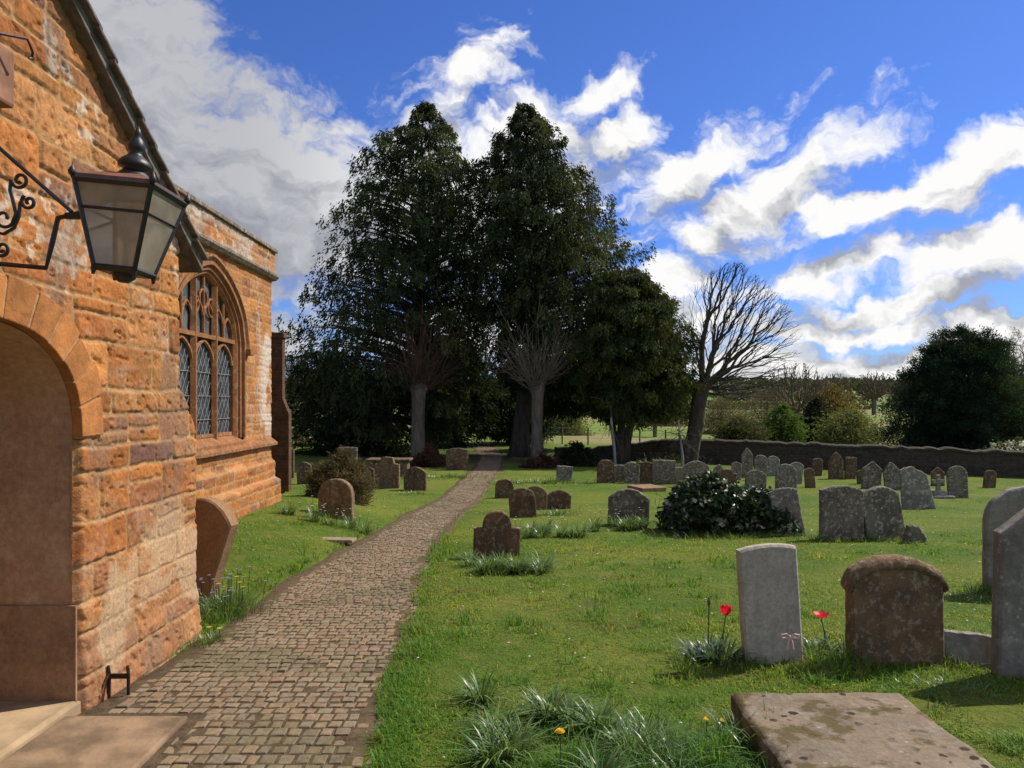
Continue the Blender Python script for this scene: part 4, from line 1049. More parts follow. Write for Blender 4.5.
for q in [(762, 802, 407, 448, 48, 'bright green rounded shrub beyond the wall', [(.1, .16, .035), (.13, .18, .045), (.07, .12, .03)]),
          (800, 830, 400, 446, 58, 'dull dark green shrub beyond the wall between paler ones', DG),
          (806, 858, 388, 440, 75, 'golden orange willow shrub beyond the wall', [(.17, .13, .04), (.2, .15, .045), (.14, .12, .04)]),
          (818, 878, 412, 450, 52, 'pale feathery green shrub beyond the wall, nearest the yew', WL),
          (716, 764, 420, 449, 46, 'low olive shrub beyond the wall next to the big bare tree', [(.07, .08, .03), (.09, .09, .035)]),
          (700, 742, 398, 440, 70, 'brown leafless thicket shrub behind the big bare tree', BR), (735, 800, 392, 436, 80, 'tall brown thicket shrub under the small bare tree', BR),
          (640, 690, 395, 424, 90, 'brown thicket shrub seen below the yellowish yew', BR),
          (990, 1040, 330, 452, 47, 'tall greyish leafless thicket on the far right behind the yew', BR), (275, 318, 352, 456, 44, 'brown leafless thicket beyond the church corner', BR),
          (540, 585, 408, 450, 60, 'olive shrub beyond the right pollard in the field', WL)]:
    bush('shrub', q[0], q[1], q[2], q[3], q[4], q[5], 'shrub', q[6], 260, 30, .005*q[4], .0014*q[4] if q[6] is not BR else .0005*q[4], GS, int(q[0]), .012*q[4], droop=0 if q[6] is not BR else -.6)
b_ = bush('blossom_bush', 985, 1045, 440, 466, 32.5, 'white blossoming bush spilling over the wall at the right edge', 'bush', [(.6, .6, .55), (.5, .52, .42), (.08, .1, .04), (.1, .12, .05)], 120, 36, .12, .06, None, 41, .28)
# far hedgerows and woods on the hillside: one mass each
mb = MB(); g = np.random.default_rng(77)
for (X0, X1, Yh, hh, k) in ((-250, 420, 190, 1.6, 700), (-380, 520, 330, 3, 800), (-600, 800, 520, 7, 1100), (-800, 1100, 760, 9, 1300)):
    x = g.uniform(X0, X1, k); yh = Yh+8*np.sin(x*.02)+g.normal(0, 1.5, k)+x*.06
    h = hh*(.5+fbm(x*.02, x*0, s=int(Yh))*1.2)
    n = 22
    P = np.stack([x[:, None]+g.normal(0, hh*.45, (k, n)), yh[:, None]+g.normal(0, hh*.4, (k, n)), zf(x, yh)[:, None]+np.abs(g.uniform(0, 1, (k, n)))*h[:, None]], -1).reshape(-1, 3)
    cc = np.array([(.09, .11, .05), (.11, .1, .06), (.08, .11, .045)])[g.integers(0, 3, k)]
    leaves(mb, P, g.normal(size=(k*n, 3))+np.array((0, 0, .3)), Yh*.005, Yh*.0035, np.repeat(cc, n, 0), 5)
tag(mb.build('hedgerow_woods', M_leaf), 'distant hedgerows and woods across the hillside fields', 'woods', kind='stuff')

# bare trees ---------------------------------------------------------------
def grow(mb, tw, P, D, L, r, depth, g, spread=.55, up=.15, rmin=.008, nseg=4, kids=(2, 4), ratio=.72):
    pts = [np.array(P)]; d = np.array(D, float)
    for i in range(nseg):
        d = d+g.normal(0, .13, 3)+np.array((0, 0, up*.25)); d /= np.linalg.norm(d)
        pts.append(pts[-1]+d*L/nseg)
    rr_ = np.linspace(r, max(r*.6, rmin), nseg+1)
    (mb if r > max(.03, rmin*1.7) else tw).tube(pts, rr_, 7 if r > .08 else (5 if r > .03 else 3), cap=False)
    if depth <= 0: return
    for i in range(g.integers(kids[0], kids[1]+1)):
        t = g.uniform(.35, 1) if i else 1.0
        k = min(int(t*nseg), nseg); q = pts[k]
        dd = d+g.normal(0, spread, 3)*(1 if i else .5); dd[2] += up; dd /= np.linalg.norm(dd)
        grow(mb, tw, q, dd, L*g.uniform(.6, .88)*ratio/.72, max(rr_[k]*(.85 if i == 0 else .6), rmin), depth-1, g, spread, up, rmin, nseg, kids, ratio)
def colonize(mb, tw, seeds, targets, rmin, expo=.55, nseg=4, g=None, thick=.03, sides=(10, 6, 3), bend=.12):
    """every twig tip joins the nearest wood already grown; thickness follows how many tips a piece carries"""
    N = [np.array(p, float) for p in seeds]; par = [-1]+list(range(len(seeds)-1))
    order = np.argsort(np.linalg.norm(targets-seeds[-1], axis=1)); A = np.zeros((len(seeds)+len(targets)*(nseg+1), 3)); A[:len(N)] = N; n = len(N)
    A = A.astype(float); par = par+[-1]*(len(A)-n); tips = []; PL = np.zeros(len(A)); PL[:n] = np.arange(n)*.01
    for i in order:
        T = targets[i]; d = A[:n]-T; cost = np.sqrt((d*d).sum(1)); cost[:max(1, len(seeds)-4)] += 1e6
        cost = cost+.35*np.maximum(0, d[:, 2])+.8*PL[:n]
        j = int(np.argmin(cost)); L = np.linalg.norm(A[j]-T); k = max(1, min(nseg, int(L/.22)+1))
        pd = A[j]-A[par[j]] if par[j] >= 0 else np.array((0, 0, 1.)); pd = pd/(np.linalg.norm(pd)+1e-6)
        prev = j
        for q in range(1, k+1):
            t = q/k; p = A[j]*(1-t)+T*t+pd*L*.35*t*(1-t)+(g.normal(0, bend*.18*L, 3) if q < k else 0)
            A[n] = p; par[n] = prev; PL[n] = PL[prev]+np.linalg.norm(p-A[prev]); prev = n; n += 1
        tips.append(prev)
    cnt = np.zeros(n)
    for t_ in tips: cnt[t_] += 1
    for i in range(n-1, 0, -1):
        if par[i] >= 0: cnt[par[i]] += cnt[i]
    rad = rmin*np.maximum(cnt, 1)**expo
    kids = {}
    for i in range(1, n): kids.setdefault(par[i], []).append(i)
    stack = [0]
    while stack:
        a_ = stack.pop(); 
        for c in kids.get(a_, []):
            ch_ = [a_, c]
            while True:
                ks = kids.get(ch_[-1], [])
                if not ks: break
                ks = sorted(ks, key=lambda q: -cnt[q]); stack_add = ks[1:]
                for e in stack_add: extra.append((ch_[-1], e)) if False else pend.append((ch_[-1], e))
                ch_.append(ks[0])
            rr_ = rad[ch_].copy(); rr_[0] = min(rr_[0], rr_[1]*1.25) if a_ else rr_[0]
            big = rr_.max() > thick
            (mb if big else tw).tube(A[ch_], rr_, sides[0] if rr_.max() > .12 else sides[1] if big else sides[2], cap=False)
        while pend:
            a2, c2 = pend.pop(); ch_ = [a2, c2]
            while True:
                ks = kids.get(ch_[-1], [])
                if not ks: break
                ks = sorted(ks, key=lambda q: -cnt[q])
                for e in ks[1:]: pend.append((ch_[-1], e))
                ch_.append(ks[0])
            rr_ = rad[ch_].copy(); rr_[0] = min(rr_[0], rr_[1]*1.3)
            big = rr_.max() > thick
            (mb if big else tw).tube(A[ch_], rr_, sides[0] if rr_.max() > .12 else sides[1] if big else sides[2], cap=False)
pend = []; extra = []
# the big one right of centre
p0 = at(692, 466); Yd = p0.y
T = empty('bare_tree', p0, 'big leafless tree with fanning crown standing before the boundary wall', 'tree')
def lp(x, y, dy=0): q = pt(x, y, Yd); return np.array((q.x-p0.x, dy, q.z-p0.z))
mb = MB(); tw = MB(); g = np.random.default_rng(5)
outl = np.array([(262, 728, 742), (275, 700, 756), (290, 686, 774), (310, 680, 792), (335, 682, 799), (360, 686, 799), (378, 692, 790), (395, 706, 776)], float)
tg = []
while len(tg) < 1500:
    y = g.uniform(262, 398); l, r = np.interp(y, outl[:, 0], outl[:, 1]), np.interp(y, outl[:, 0], outl[:, 2])
    x = l+(r-l)*g.beta(1.15, .95)
    if y > 345 and x < 722 and g.random() < .85: continue
    if x < 712 and g.random() < .1: continue
    c = (l+r)/2; w_ = (r-l)/2*Yd/F
    dz = math.sqrt(max(0, 1-((x-c)/((r-l)/2+.1))**2))*min(w_, 2.4)
    if fbm(x*.05, y*.05, 0, 2, 8) < .4 and g.random() < .6: continue
    tg.append(lp(x, y, g.uniform(-1, 1)*dz))
seeds = [lp(689, 474), lp(690, 462), lp(692, 448), lp(694, 436), lp(696, 426), lp(697, 416), lp(698, 406), lp(700, 396), lp(702, 386)]
colonize(mb, tw, seeds, np.array(tg), .0062, .54, 5, g, .028)
mb.build('trunk', M_bark, T, smooth=True); tw.build('crown', m_bark('dark_twig', (.05, .042, .036), (.085, .07, .058), 3), T)
def bare(x, yt, yb, Y, label, r, depth, seed, group='leafless trees beyond the wall', rmin=.01, expo=.36, lean=0, kids=(3, 4), mat=None, ntip=420, wide=.42):
    bx = (x-CX)*Y/F; gz = zs(bx, Y); Ht = EYE+(HY-yt)*Y/F-gz
    T = empty('bare_tree', (bx, Y, gz), label, 'tree', group)
    mb = MB(); tw = MB(); g = np.random.default_rng(seed)
    mb.tube([(0, 0, -.3), (0, 0, Ht*.12)], [r*1.3, r], 8)
    seeds = [np.array((lean*.3*t, 0, Ht*.34*t)) for t in np.linspace(0, 1, 5)]
    q = g.normal(size=(ntip*3, 3)); q = q/np.linalg.norm(q, axis=1, keepdims=True)*g.uniform(.25, 1, (ntip*3, 1))**.5
    q = q[q[:, 2] > -.75][:ntip]*np.array((Ht*wide, Ht*wide, Ht*.36))+np.array((lean, 0, Ht*.64))
    colonize(mb, tw, seeds, q, rmin, expo, 4, g, rmin*2.2)
    mb.build('trunk', mat or M_twig, T, smooth=True); tw.build('crown', mat or M_twig, T)
    return T
bare(797, 360, 430, 62, 'small leafless tree with twiggy head just right of the big bare tree', .16, 4, 3, rmin=.022)
bare(832, 372, 405, 150, 'rounded leafless tree on the far hillside, the left of the distant pair', .3, 4, 4, rmin=.05)
bare(874, 370, 408, 150, 'spreading leafless tree on the far hillside, the right of the distant pair', .3, 4, 6, rmin=.05)
bare(476, 318, 440, 62, 'pale leafless tree showing in the gap between the twin conifers', .2, 4, 7, rmin=.025, mat=M_greybark)
bare(1012, 340, 440, 60, 'leafless tree at the right edge behind the yew', .2, 4, 8, rmin=.025)
bare(286, 345, 440, 48, 'leafless tree peeping past the far church corner', .16, 4, 9, rmin=.02)
bare(905, 375, 410, 190, 'small leafless tree on the far hillside beside the yew', .3, 3, 10, rmin=.07)
bare(655, 400, 440, 60, 'leafless tree seen low beneath the yellowish yew', .15, 4, 12, rmin=.02)
# pollards
def pollard(x0, x1, yt, yb, Y, ytw, label, seed, mat, tmat):
    bx = ((x0+x1)/2-CX)*Y/F; gz = zs(bx, Y); s = Y/F
    top = EYE+(HY-yt)*s-gz; r = (x1-x0)*s/2; tt = EYE+(HY-ytw)*s-gz
    T = empty('pollard_tree', (bx, Y, gz), label, 'tree', 'pollarded trees flanking the path')
    g = np.random.default_rng(seed); mb = MB()
    mb.tube([(0, 0, -.2), (.01, 0, .25), (0, .03, top*.5), (.03, 0, top*.85), (.02, 0, top)], [r*1.35, r*1.05, r*.92, r*1.0, r*1.25], 12)
    knobs = []
    for i in range(7):
        a = i*.9; c = np.array((.02+r*1.3*math.cos(a), r*1.3*math.sin(a), top+g.uniform(-.25, .25))); knobs.append(c)
        mb.tube([(.02, 0, top-.3), c*.7+np.array((0, 0, (top-.1)*.3)), c], [r*.7, r*.55, r*.45], 7)
    mb.build('trunk', mat, T, smooth=True)
    tw = MB()
    for c in knobs:
        for i in range(20):
            d = np.array((c[0], c[1], 0))*1.0+g.normal(0, .5, 3); d[2] = abs(d[2])*.5+g.uniform(.1, 1.0); d /= np.linalg.norm(d)
            L = (tt-top)*g.uniform(.35, .95)
            q = [c, c+d*L*.4+g.normal(0, .05, 3), c+d*L*.8+np.array((0, 0, .1*L)), c+d*L+np.array((0, 0, .25*L))]
            tw.tube(q, [.013, .01, .007, .004], 4, cap=False)
            for _ in range(3):
                k = q[g.integers(1, 4)]; dd = d+g.normal(0, .5, 3); tw.tube([k, k+dd*L*.3], [.01, .006], 3, cap=False)
    tw.build('crown', tmat, T)
pollard(411, 425, 385, 458, 33.5, 322, 'pollarded tree with reddish twig head left of the path', 3, M_greybark, M_redtwig)
pollard(531, 543, 385, 461, 32, 330, 'pollarded tree with pale brown twig head right of the path', 4, M_greybark, m_bark('pale_twig', (.14, .11, .08), (.2, .16, .11), 3))
for x, yt, l, k in ((613, 405, 'slim pale birch trunk in front of the yellowish yew', 1), (681, 420, 'short pale birch sapling left of the big bare tree', 2)):
    Y = 31.5; b = pt(x, 460, Y); gz = zs(b.x, Y); top = EYE+(HY-yt)*Y/F-gz
    T = empty('birch_tree', (b.x, Y, gz), l, 'tree'); mb = MB(); tw = MB(); g = np.random.default_rng(k)
    mb.tube([(0.1, 0, -.2), (.05, 0, top*.3), (-.06, 0, top*.7), (-.1, 0, top)], [.07, .055, .045, .03], 8); mb.build('trunk', M_pale, T, smooth=True)
    for i in range(8): grow(tw, tw, (-.08, 0, top*g.uniform(.6, 1)), nrm(g.normal(0, 1, 3)+np.array((0, 0, .4))), .7, .018, 2, g, .6, -.1, .008)
    tw.build('crown', M_twig, T)
# fence posts in the field
fn = empty('field_fence', (6, 47, zs(6, 47)), 'thin post and wire fence across the pasture behind the yellowish yew', 'fence')
for i in range(7):
    x = 1.5+i*1.6; w = MB(); w.tube([(x-6, 0, zs(x, 47)-zs(6, 47)-.2), (x-6, 0, zs(x, 47)-zs(6, 47)+1.05)], .05, 6); w.build('post', M_greybark, fn)
w = MB()
for h in (.4, .7, 1.0): w.tube([(1.5+i*1.6-6, 0, zs(1.5+i*1.6, 47)-zs(6, 47)+h) for i in range(7)], .008, 3)
w.build('wire', M_lead, fn)

# ------------------------------------------------------------------ ivy mound
p = at(735, 536); iv = MB(); g = np.random.default_rng(9)
Yi = p.y; s = Yi/F
n = 9000
x = g.uniform(674, 796, n); 
topx = np.interp(x, [672, 680, 692, 705, 722, 735, 745, 760, 775, 790, 798], [530, 506, 490, 482, 482, 491, 498, 495, 497, 507, 520])
a = g.uniform(0, math.pi, n)   # wraps over the mound front to back
depth = .55*np.cos(a)*(1+.2*(fbm(x*.08, a*2, s=3)-.5)); hgt = np.sin(a)**.55*(.9+.25*fbm(x*.1, a*3, s=4))
zt = (536-topx)*s*hgt
P = np.stack([(x-CX)*s, Yi+.5-depth, p.z+zt], -1)+g.normal(0, .035, (n, 3))
P[:, 2] = np.maximum(P[:, 2], p.z+.02)
bare_ = (x > 688) & (x < 712) & (zt < .28) & (depth > .1); P = P[~bare_]; a = a[~bare_]
D = np.stack([g.normal(0, .7, len(P)), -np.cos(a)*.5+g.normal(0, .5, len(P)), -.5+g.normal(0, .5, len(P))], -1)
pal = np.array([(.022, .044, .016), (.034, .062, .018), (.05, .08, .026), (.016, .032, .013)])[g.integers(0, 4, len(P))]
var = fbm(P[:, 0]*7, P[:, 2]*7, P[:, 1]*7, 2, 6) > .66
pal[var & (g.random(len(P)) < .55)] = (.42, .43, .33)
ivr = empty('ivy', p, 'dark ivy mound with pale variegated tips smothering old stones', 'ivy')
leaves(iv, P-np.array(p), D, .085, .075, pal, 3); iv.build('foliage', M_ivy, ivr)
st = MB()
for i in range(46):
    k = g.integers(0, len(P)); q = P[k]-np.array(p); st.tube([(q[0]*.8, .45, 0), (q[0]*.9, .4, q[2]*.6), q], [.015, .01, .005], 4, cap=False)
for i in range(5): st.tube([(-.8, .2, .4), (-1.0-.06*i, -.05, .35+.08*i), (-1.15-.03*i, -.1, .1+.1*i)], .004, 3, cap=False)
st.build('stem', M_bark, ivr)
mb = MB(); stone_mesh(mb, 1.0, .5, .5, 'camber', 8); o = mb.build('tomb_stone', H_dark, smooth=True); o.location = (pt(752, 536, Yi+.5).x, Yi+.5, p.z); tag(o, 'low dark stone block buried under the right hump of ivy', 'tomb')

# ------------------------------------------------------------------ lawn grass
def blades(mb, P, hd, L, wd, bend, col, seg=2):
    n = len(P); d = np.stack([np.cos(hd), np.sin(hd), 0*hd], -1); sd = np.stack([-np.sin(hd), np.cos(hd), 0*hd], -1)
    rows = []
    for i in range(seg+1):
        t = i/seg
        c = P+d*(L*bend*t**1.7)[:, None]; c = c.copy(); c[:, 2] += L*(t-.55*bend*t**2.2)
        w_ = (wd*(1-t)**.7*.5)[:, None] if i < seg else 0
        if i < seg: rows += [c-sd*w_, c+sd*w_]
        else: rows.append(c)
    k = len(rows); v = np.stack(rows, 1).reshape(-1, 3); b = np.arange(n)[:, None]*k
    f = [b+np.array([[2*i, 2*i+1, 2*i+3, 2*i+2]]) for i in range(seg-1)]
    f.append(b+np.array([[2*seg-2, 2*seg-1, 2*seg]]))
    mb.add(v, f, np.repeat(col, k, 0))
N = 420000; g = np.random.default_rng(21)
uu = g.random(N); Y = 1/np.sqrt(uu*(1/2.2**2-1/26.**2)+1/26.**2)**1.0
Y = np.where(g.random(N) < .75, Y, g.uniform(2.2, 12, N))
X = g.uniform(-1, 1, N)*(Y*.72+1.2)
onp = (X > path_l(Y)+.0+.14*(fbm(Y*2.3, Y*0, s=51)-.5)) & (X < path_r(Y)-.05+.2*(fbm(Y*2.1, Y*0, s=52)-.5)) & (Y < 46)
bad = onp | ((X < -2.28) & (Y < 5.72)) | (X < -4.05) & (Y < 13.6) | ((X > 1.12) & (X < 2.05) & (Y < 4.0) & (Y > 1.6))
X, Y = X[~bad], Y[~bad]; N = len(X)
n1 = fbm(X*.7, Y*.7, s=53); n2 = fbm(X*3, Y*3, s=54)
bareg = (n2 > .6) & (fbm(X*1.3, Y*1.3, s=55) > .52) & (g.random(N) < .75)
X, Y, n1, n2 = X[~bareg], Y[~bareg], n1[~bareg], n2[~bareg]; N = len(X)
edge = np.clip(1-np.minimum(np.abs(X-path_r(Y)), np.abs(X-path_l(Y)))/.25, 0, 1)*(Y < 30)
near = np.clip(1-np.hypot((X-.6)/1.0, (Y-3.3)/.8), 0, 1)
Lb = g.uniform(.02, .05, N)*(.25+1.5*n2)*(1+.7*edge+1.2*near)*(1+.02*Y)
c1 = np.array((.1, .2, .022)); c2 = np.array((.185, .25, .036)); c3 = np.array((.3, .26, .08)); c4 = np.array((.07, .16, .026))
m = sm(n1, .35, .65)[:, None]; col = c1+(c2-c1)*m
dry = (g.random(N) < .06+.2*sm(n2, .55, .7))[:, None]; col = np.where(dry, c3, col)
lush = np.clip(near*1.5+.6*edge, 0, 1)[:, None]; col = col*(1-lush)+c4*lush
tuft = sm(fbm(X*5.5, Y*5.5, s=57), .56, .68)*sm(fbm(X*.9, Y*.9, s=58), .4, .6); Lb = Lb*(1+1.5*tuft); col = col*(1-.6*tuft[:, None])+c4*.6*tuft[:, None]
brn = sm(fbm(X*2.2, Y*3.2, s=59), .56, .66)*sm(fbm(X*.6, Y*.6, s=60), .45, .58)*(g.random(N) < .8); col = col*(1-.85*brn[:, None])+np.array((.17, .115, .05))*.85*brn[:, None]; Lb = Lb*(1-.45*brn)
near_ = np.zeros(N)
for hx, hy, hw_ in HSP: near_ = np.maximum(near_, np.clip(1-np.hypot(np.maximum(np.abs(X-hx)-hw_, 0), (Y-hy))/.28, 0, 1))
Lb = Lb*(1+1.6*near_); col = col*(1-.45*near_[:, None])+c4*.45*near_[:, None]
col = col*(1.3*g.uniform(.65, 1.35, (N, 1)))
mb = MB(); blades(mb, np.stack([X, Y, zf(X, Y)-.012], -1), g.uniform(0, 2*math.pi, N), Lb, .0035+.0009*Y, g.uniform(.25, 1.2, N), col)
tag(mb.build('lawn_grass', M_grass), 'short mossy lawn grass between the graves', 'grass', kind='stuff')
# daisies scattered through the lawn
mb = MB(); n = 260; Y = 3+17*g.random(n)**1.2; X = g.uniform(-.9, 1, n)*(Y*.7); k = ~((X > path_l(Y)-.15) & (X < path_r(Y)+.1)) & ~((X < -2.3) & (Y < 6)) & (X > -4); X, Y = X[k], Y[k]
for x, y in zip(X, Y):
    z = zs(x, y)+.035; r = .006+.0006*y; a = np.arange(7)*2*math.pi/7
    v = np.concatenate([[(x, y, z+.004)], np.stack([x+r*np.cos(a), y+r*np.sin(a), np.full(7, z)], -1)])
    mb.add(v, np.array([(0, 1+i, 1+(i+1) % 7) for i in range(7)]), (.75, .75, .68) if random.random() < .8 else (.7, .5, .05))
tag(mb.build('lawn_flowers', M_petal), 'tiny white daisies scattered thinly over the lawn', 'daisies', kind='stuff')

# ------------------------------------------------------------------ clumps of strap leaves, tulips and other plants
def clump(name, x, y, rad, n, L, label, cat, group=None, wd=.012, seed=1, white=0., yell=0, mat=None, pal=None, dx=1.0, dy=.6, blue=0, ros=0):
    p = at(x, y); g = np.random.default_rng(seed); root = empty(name, p, label, cat, group)
    px = g.normal(0, rad*.5*dx, n); py = g.normal(0, rad*.5*dy, n)
    if ros:
        cxs = g.normal(0, rad*.55*dx, ros); cys = g.normal(0, rad*.55*dy, ros); k_ = g.integers(0, ros, n)
        ax, ay = g.normal(0, .035, n), g.normal(0, .035, n); px, py = cxs[k_]+ax, cys[k_]+ay
    P = np.stack([px, py, zf(px+p.x, py+p.y)-p.z-.02], -1)
    hd = (np.arctan2(ay, ax) if ros else np.arctan2(py, px))+g.normal(0, .6, n)
    pal = np.array(pal if pal is not None else [(.075, .15, .03), (.11, .19, .05), (.06, .125, .035), (.15, .24, .07), (.22, .29, .11)])
    col = pal[g.integers(0, len(pal), n)]*g.uniform(.7, 1.3, (n, 1))
    mb = MB(); blades(mb, P, hd, L*g.uniform(.5, 1.15, n), wd*g.uniform(.6, 1.2, n), g.uniform(.35, 1.25, n), col, 4)
    mb.build('leaves', mat or M_strap, root, smooth=True)
    def dots(nm, k, c, r, hz, lab):
        for _ in range(k):
            m2 = MB(); q = np.array((g.normal(0, rad*.5*dx), g.normal(0, rad*.5*dy), L*g.uniform(.55, hz)))
            zg = zs(q[0]+p.x, q[1]+p.y)-p.z; q[2] += zg
            for j in range(6):
                a = j*math.pi/3; m2.add([q, q+np.array((math.cos(a-.4), math.sin(a-.4), .2))*r, q+np.array((math.cos(a), math.sin(a), .1))*r*1.6, q+np.array((math.cos(a+.4), math.sin(a+.4), .2))*r], np.array([[0, 1, 2, 3]]), c)
            m2.tube([(q[0]*.9, q[1]*.9, zg), q], .002, 3, (.06, .1, .03), cap=False)
            m2.build('flower', M_petal, root)
    if white: dots('f', int(white), (.75, .75, .7), .014, 1.1, '')
    if yell: dots('f', int(yell), (.75, .55, .03), .016, 1.1, '')
    if blue: dots('f', int(blue), (.3, .36, .6), .011, 1.3, '')
    return root
GC = 'clumps of long leaved plants round the graves'
clump('daffodil_clump', 560, 752, .42, 1000, .22, 'large clump of long arching leaves at the bottom edge with one dandelion', 'plant clump', GC, .014, 1, dx=1.1, dy=.9, ros=9)
clump('daffodil_clump', 665, 758, .36, 800, .2, 'fresh green tuft of long leaves between the big clump and the ledger slab', 'plant clump', GC, .009, 2, dx=1.1, dy=.9, ros=7)
clump('daffodil_clump', 752, 742, .2, 110, .26, 'pale arching leaves spilling along the left edge of the ledger slab', 'plant clump', GC, .014, 3, dx=.4, dy=1.8, ros=7)
clump('daffodil_clump', 716, 660, .24, 150, .2, 'leafy clump on the left of the pale headstone below the tulip', 'plant clump', GC, .025, 4, dx=.8, pal=[(.05, .1, .045), (.09, .13, .08), (.04, .08, .03)])
clump('daffodil_clump', 826, 655, .18, 110, .17, 'leafy clump between the pale headstone and the squat brown one', 'plant clump', GC, .025, 5, dx=.6, pal=[(.05, .1, .045), (.09, .13, .08), (.04, .08, .03)])
clump('daffodil_clump', 508, 572, .55, 900, .3, 'long leaves round the foot of the square shouldered headstone', 'plant clump', GC, .014, 6, dx=1.1, dy=.5, ros=8)
clump('daffodil_clump', 545, 535, .7, 800, .32, 'wide bed of pale leaves behind the square shouldered headstone', 'plant clump', GC, .018, 7, dx=1.0, dy=.8, white=10, ros=12)
clump('daffodil_clump', 556, 515, .4, 160, .24, 'low leaves below the low arched dark headstone', 'plant clump', GC, .015, 8)
clump('daffodil_clump', 630, 529, .8, 640, .32, 'leafy bed round the foot of the lone broad grey headstone', 'plant clump', GC, .03, 9, dx=1.1, dy=.4, white=14, ros=9)
clump('daffodil_clump', 740, 538, 1.3, 560, .2, 'fringe of long grass along the front of the ivy mound', 'plant clump', GC, .012, 10, dx=1.2, dy=.25)
clump('daffodil_clump', 865, 542, .9, 260, .17, 'tufts of grass at the feet of the mottled pair', 'plant clump', GC, .012, 11, dx=1.2, dy=.25)
clump('daffodil_clump', 330, 523, .75, 560, .3, 'white flowered tuft in front of the round topped headstone left of the path', 'plant clump', GC, .012, 12, white=26, dx=1.0, dy=.6, ros=8)
clump('daffodil_clump', 545, 483, 1.3, 300, .3, 'shaded leafy patch below the right pollard', 'plant clump', GC, .03, 13, dx=1.2, dy=.3, white=6)
clump('daffodil_clump', 665, 464, 1.4, 260, .45, 'yellow daffodils flowering above the tight row of stones', 'plant clump', GC, .03, 14, yell=50, white=20, dx=1.0, dy=.4)
clump('daffodil_clump', 440, 478, 1.2, 260, .25, 'shaded leafy patch left of the path near the pollard', 'plant clump', GC, .03, 15, dx=1.2, dy=.4, white=5)
clump('forget_me_not_clump', 222, 612, .36, 520, .26, 'tall grass with blue and yellow flowers at the porch corner', 'plant clump', GC, .008, 16, blue=34, yell=5, dx=.7, dy=.9)
clump('daffodil_clump', 212, 640, .2, 160, .12, 'short green tuft at the edge of the path below the porch corner', 'plant clump', GC, .008, 17, yell=2, dx=.5, dy=.8)
clump('daffodil_clump', 720, 472, 2.6, 420, .3, 'bright green tall grass along the foot of the boundary wall', 'plant clump', GC, .03, 18, dx=1.0, dy=.3)
clump('daffodil_clump', 960, 600, .6, 200, .12, 'tuft of rough grass in the shadow right of the squat brown headstone', 'plant clump', GC, .01, 19, dx=.9, dy=.5)
clump('daffodil_clump', 415, 494, .5, 120, .2, 'dark tuft at the foot of the low arched headstone left of the path', 'plant clump', GC, .015, 20)
clump('daffodil_clump', 950, 690, .35, 200, .1, 'mossy tuft in the shade behind the ledger slab', 'plant clump', GC, .008, 22, dx=1.0, dy=.5)
clump('daffodil_clump', 910, 508, .5, 120, .18, 'dark tuft at the foot of the broken topped headstone', 'plant clump', GC, .012, 23, dx=1.4, dy=.4)
def tulip(base, head_px, label, colr, open_=0., seed=1):
    b = at(*base); h = pt(*head_px, b.y)-b
    T = empty('tulip', b, label, 'tulip', 'red tulips beside the pale headstone'); g = np.random.default_rng(seed)
    w = MB(); w.tube([(0, 0, -.02), (h.x*.3, 0, h.z*.5), (h.x, 0, h.z-.03)], .0045, 6, (.08, .14, .05)); w.build('stem', M_strap, T, smooth=True)
    for k in range(6):
        a = k*math.pi/3; w = MB(); rows = []
        for t in np.linspace(0, 1, 7):
            r = (.008+.026*math.sin(min(t*2.0, 1.65)))*(1+open_*t*1.6)*(1 if k % 2 else .88); z = -.032+.062*t-(open_*.05*t*t)
            hw = .023*math.sin(math.pi*(.12+.83*t))**.8
            rows.append([(r*math.cos(a)-hw*q*math.sin(a), r*math.sin(a)+hw*q*math.cos(a), z-.0*q*q) for q in (-1, 0, 1)])
        Gp = np.array(rows); Gp[:, 1] += .008*np.array((math.cos(a), math.sin(a), 0)); w.grid(Gp+np.array((h.x, 0, h.z)), np.broadcast_to(np.array(colr), Gp.shape).copy()); w.build('petal', M_petal, T, smooth=True)
    for k in range(4):
        w = MB(); P = np.array([[0, 0, -.02]]); blades(w, P, np.array([k*1.6+g.uniform(-.4, .4)]), np.array([g.uniform(.16, .24)]), np.array([.045]), np.array([g.uniform(.2, .7)]), np.array([(.09, .14, .09)]), 6); w.build('leaf', M_strap, T, smooth=True)
tulip((722, 655), (726, 610), 'closed red tulip on the left of the pale headstone', (.68, .02, .05), 0, 1)
tulip((826, 652), (821, 613), 'drooping open red tulip on the right of the pale headstone', (.68, .025, .04), .55, 2)
# unopened bud
b = at(708, 655); T = empty('tulip', b, 'unopened green tulip bud left of the closed red tulip', 'tulip'); w = MB(); w.tube([(0, 0, 0), (.005, 0, .2), (.006, 0, .34)], .004, 6, (.09, .13, .04)); w.build('stem', M_strap, T)
w = MB(); w.lathe([(.003, .33), (.011, .345), (.012, .365), (.004, .39), (.001, .395)], 10, (.006, 0, 0), (.12, .15, .05)); w.build('bud', M_strap, T, smooth=True)
# ribbon bow tied low on the pale stone
b = pt(790, 637, 4.75); T = empty('ribbon_bow', b, 'small pink and white ribbon bow low on the pale headstone', 'bow')
M_rib = m_plain('pink_ribbon', (.62, .42, .36), .6, .3, 0, .15)
for sg in (1, -1):
    w = MB(); w.tube([(0, 0, 0), (sg*.025, -.012, .022), (sg*.055, -.008, .016), (sg*.052, -.006, -.006), (sg*.02, -.008, -.002), (0, 0, 0)], .006, 5); w.build('loop', M_rib, T)
    w = MB(); w.tube([(0, -.004, 0), (sg*.012, -.008, -.03), (sg*.02, -.004, -.075)], .005, 4); w.build('tail', M_rib, T)
w = MB(); w.lathe([(.002, -.012), (.011, -.005), (.011, .005), (.002, .012)], 8); w.build('knot', M_rib, T)
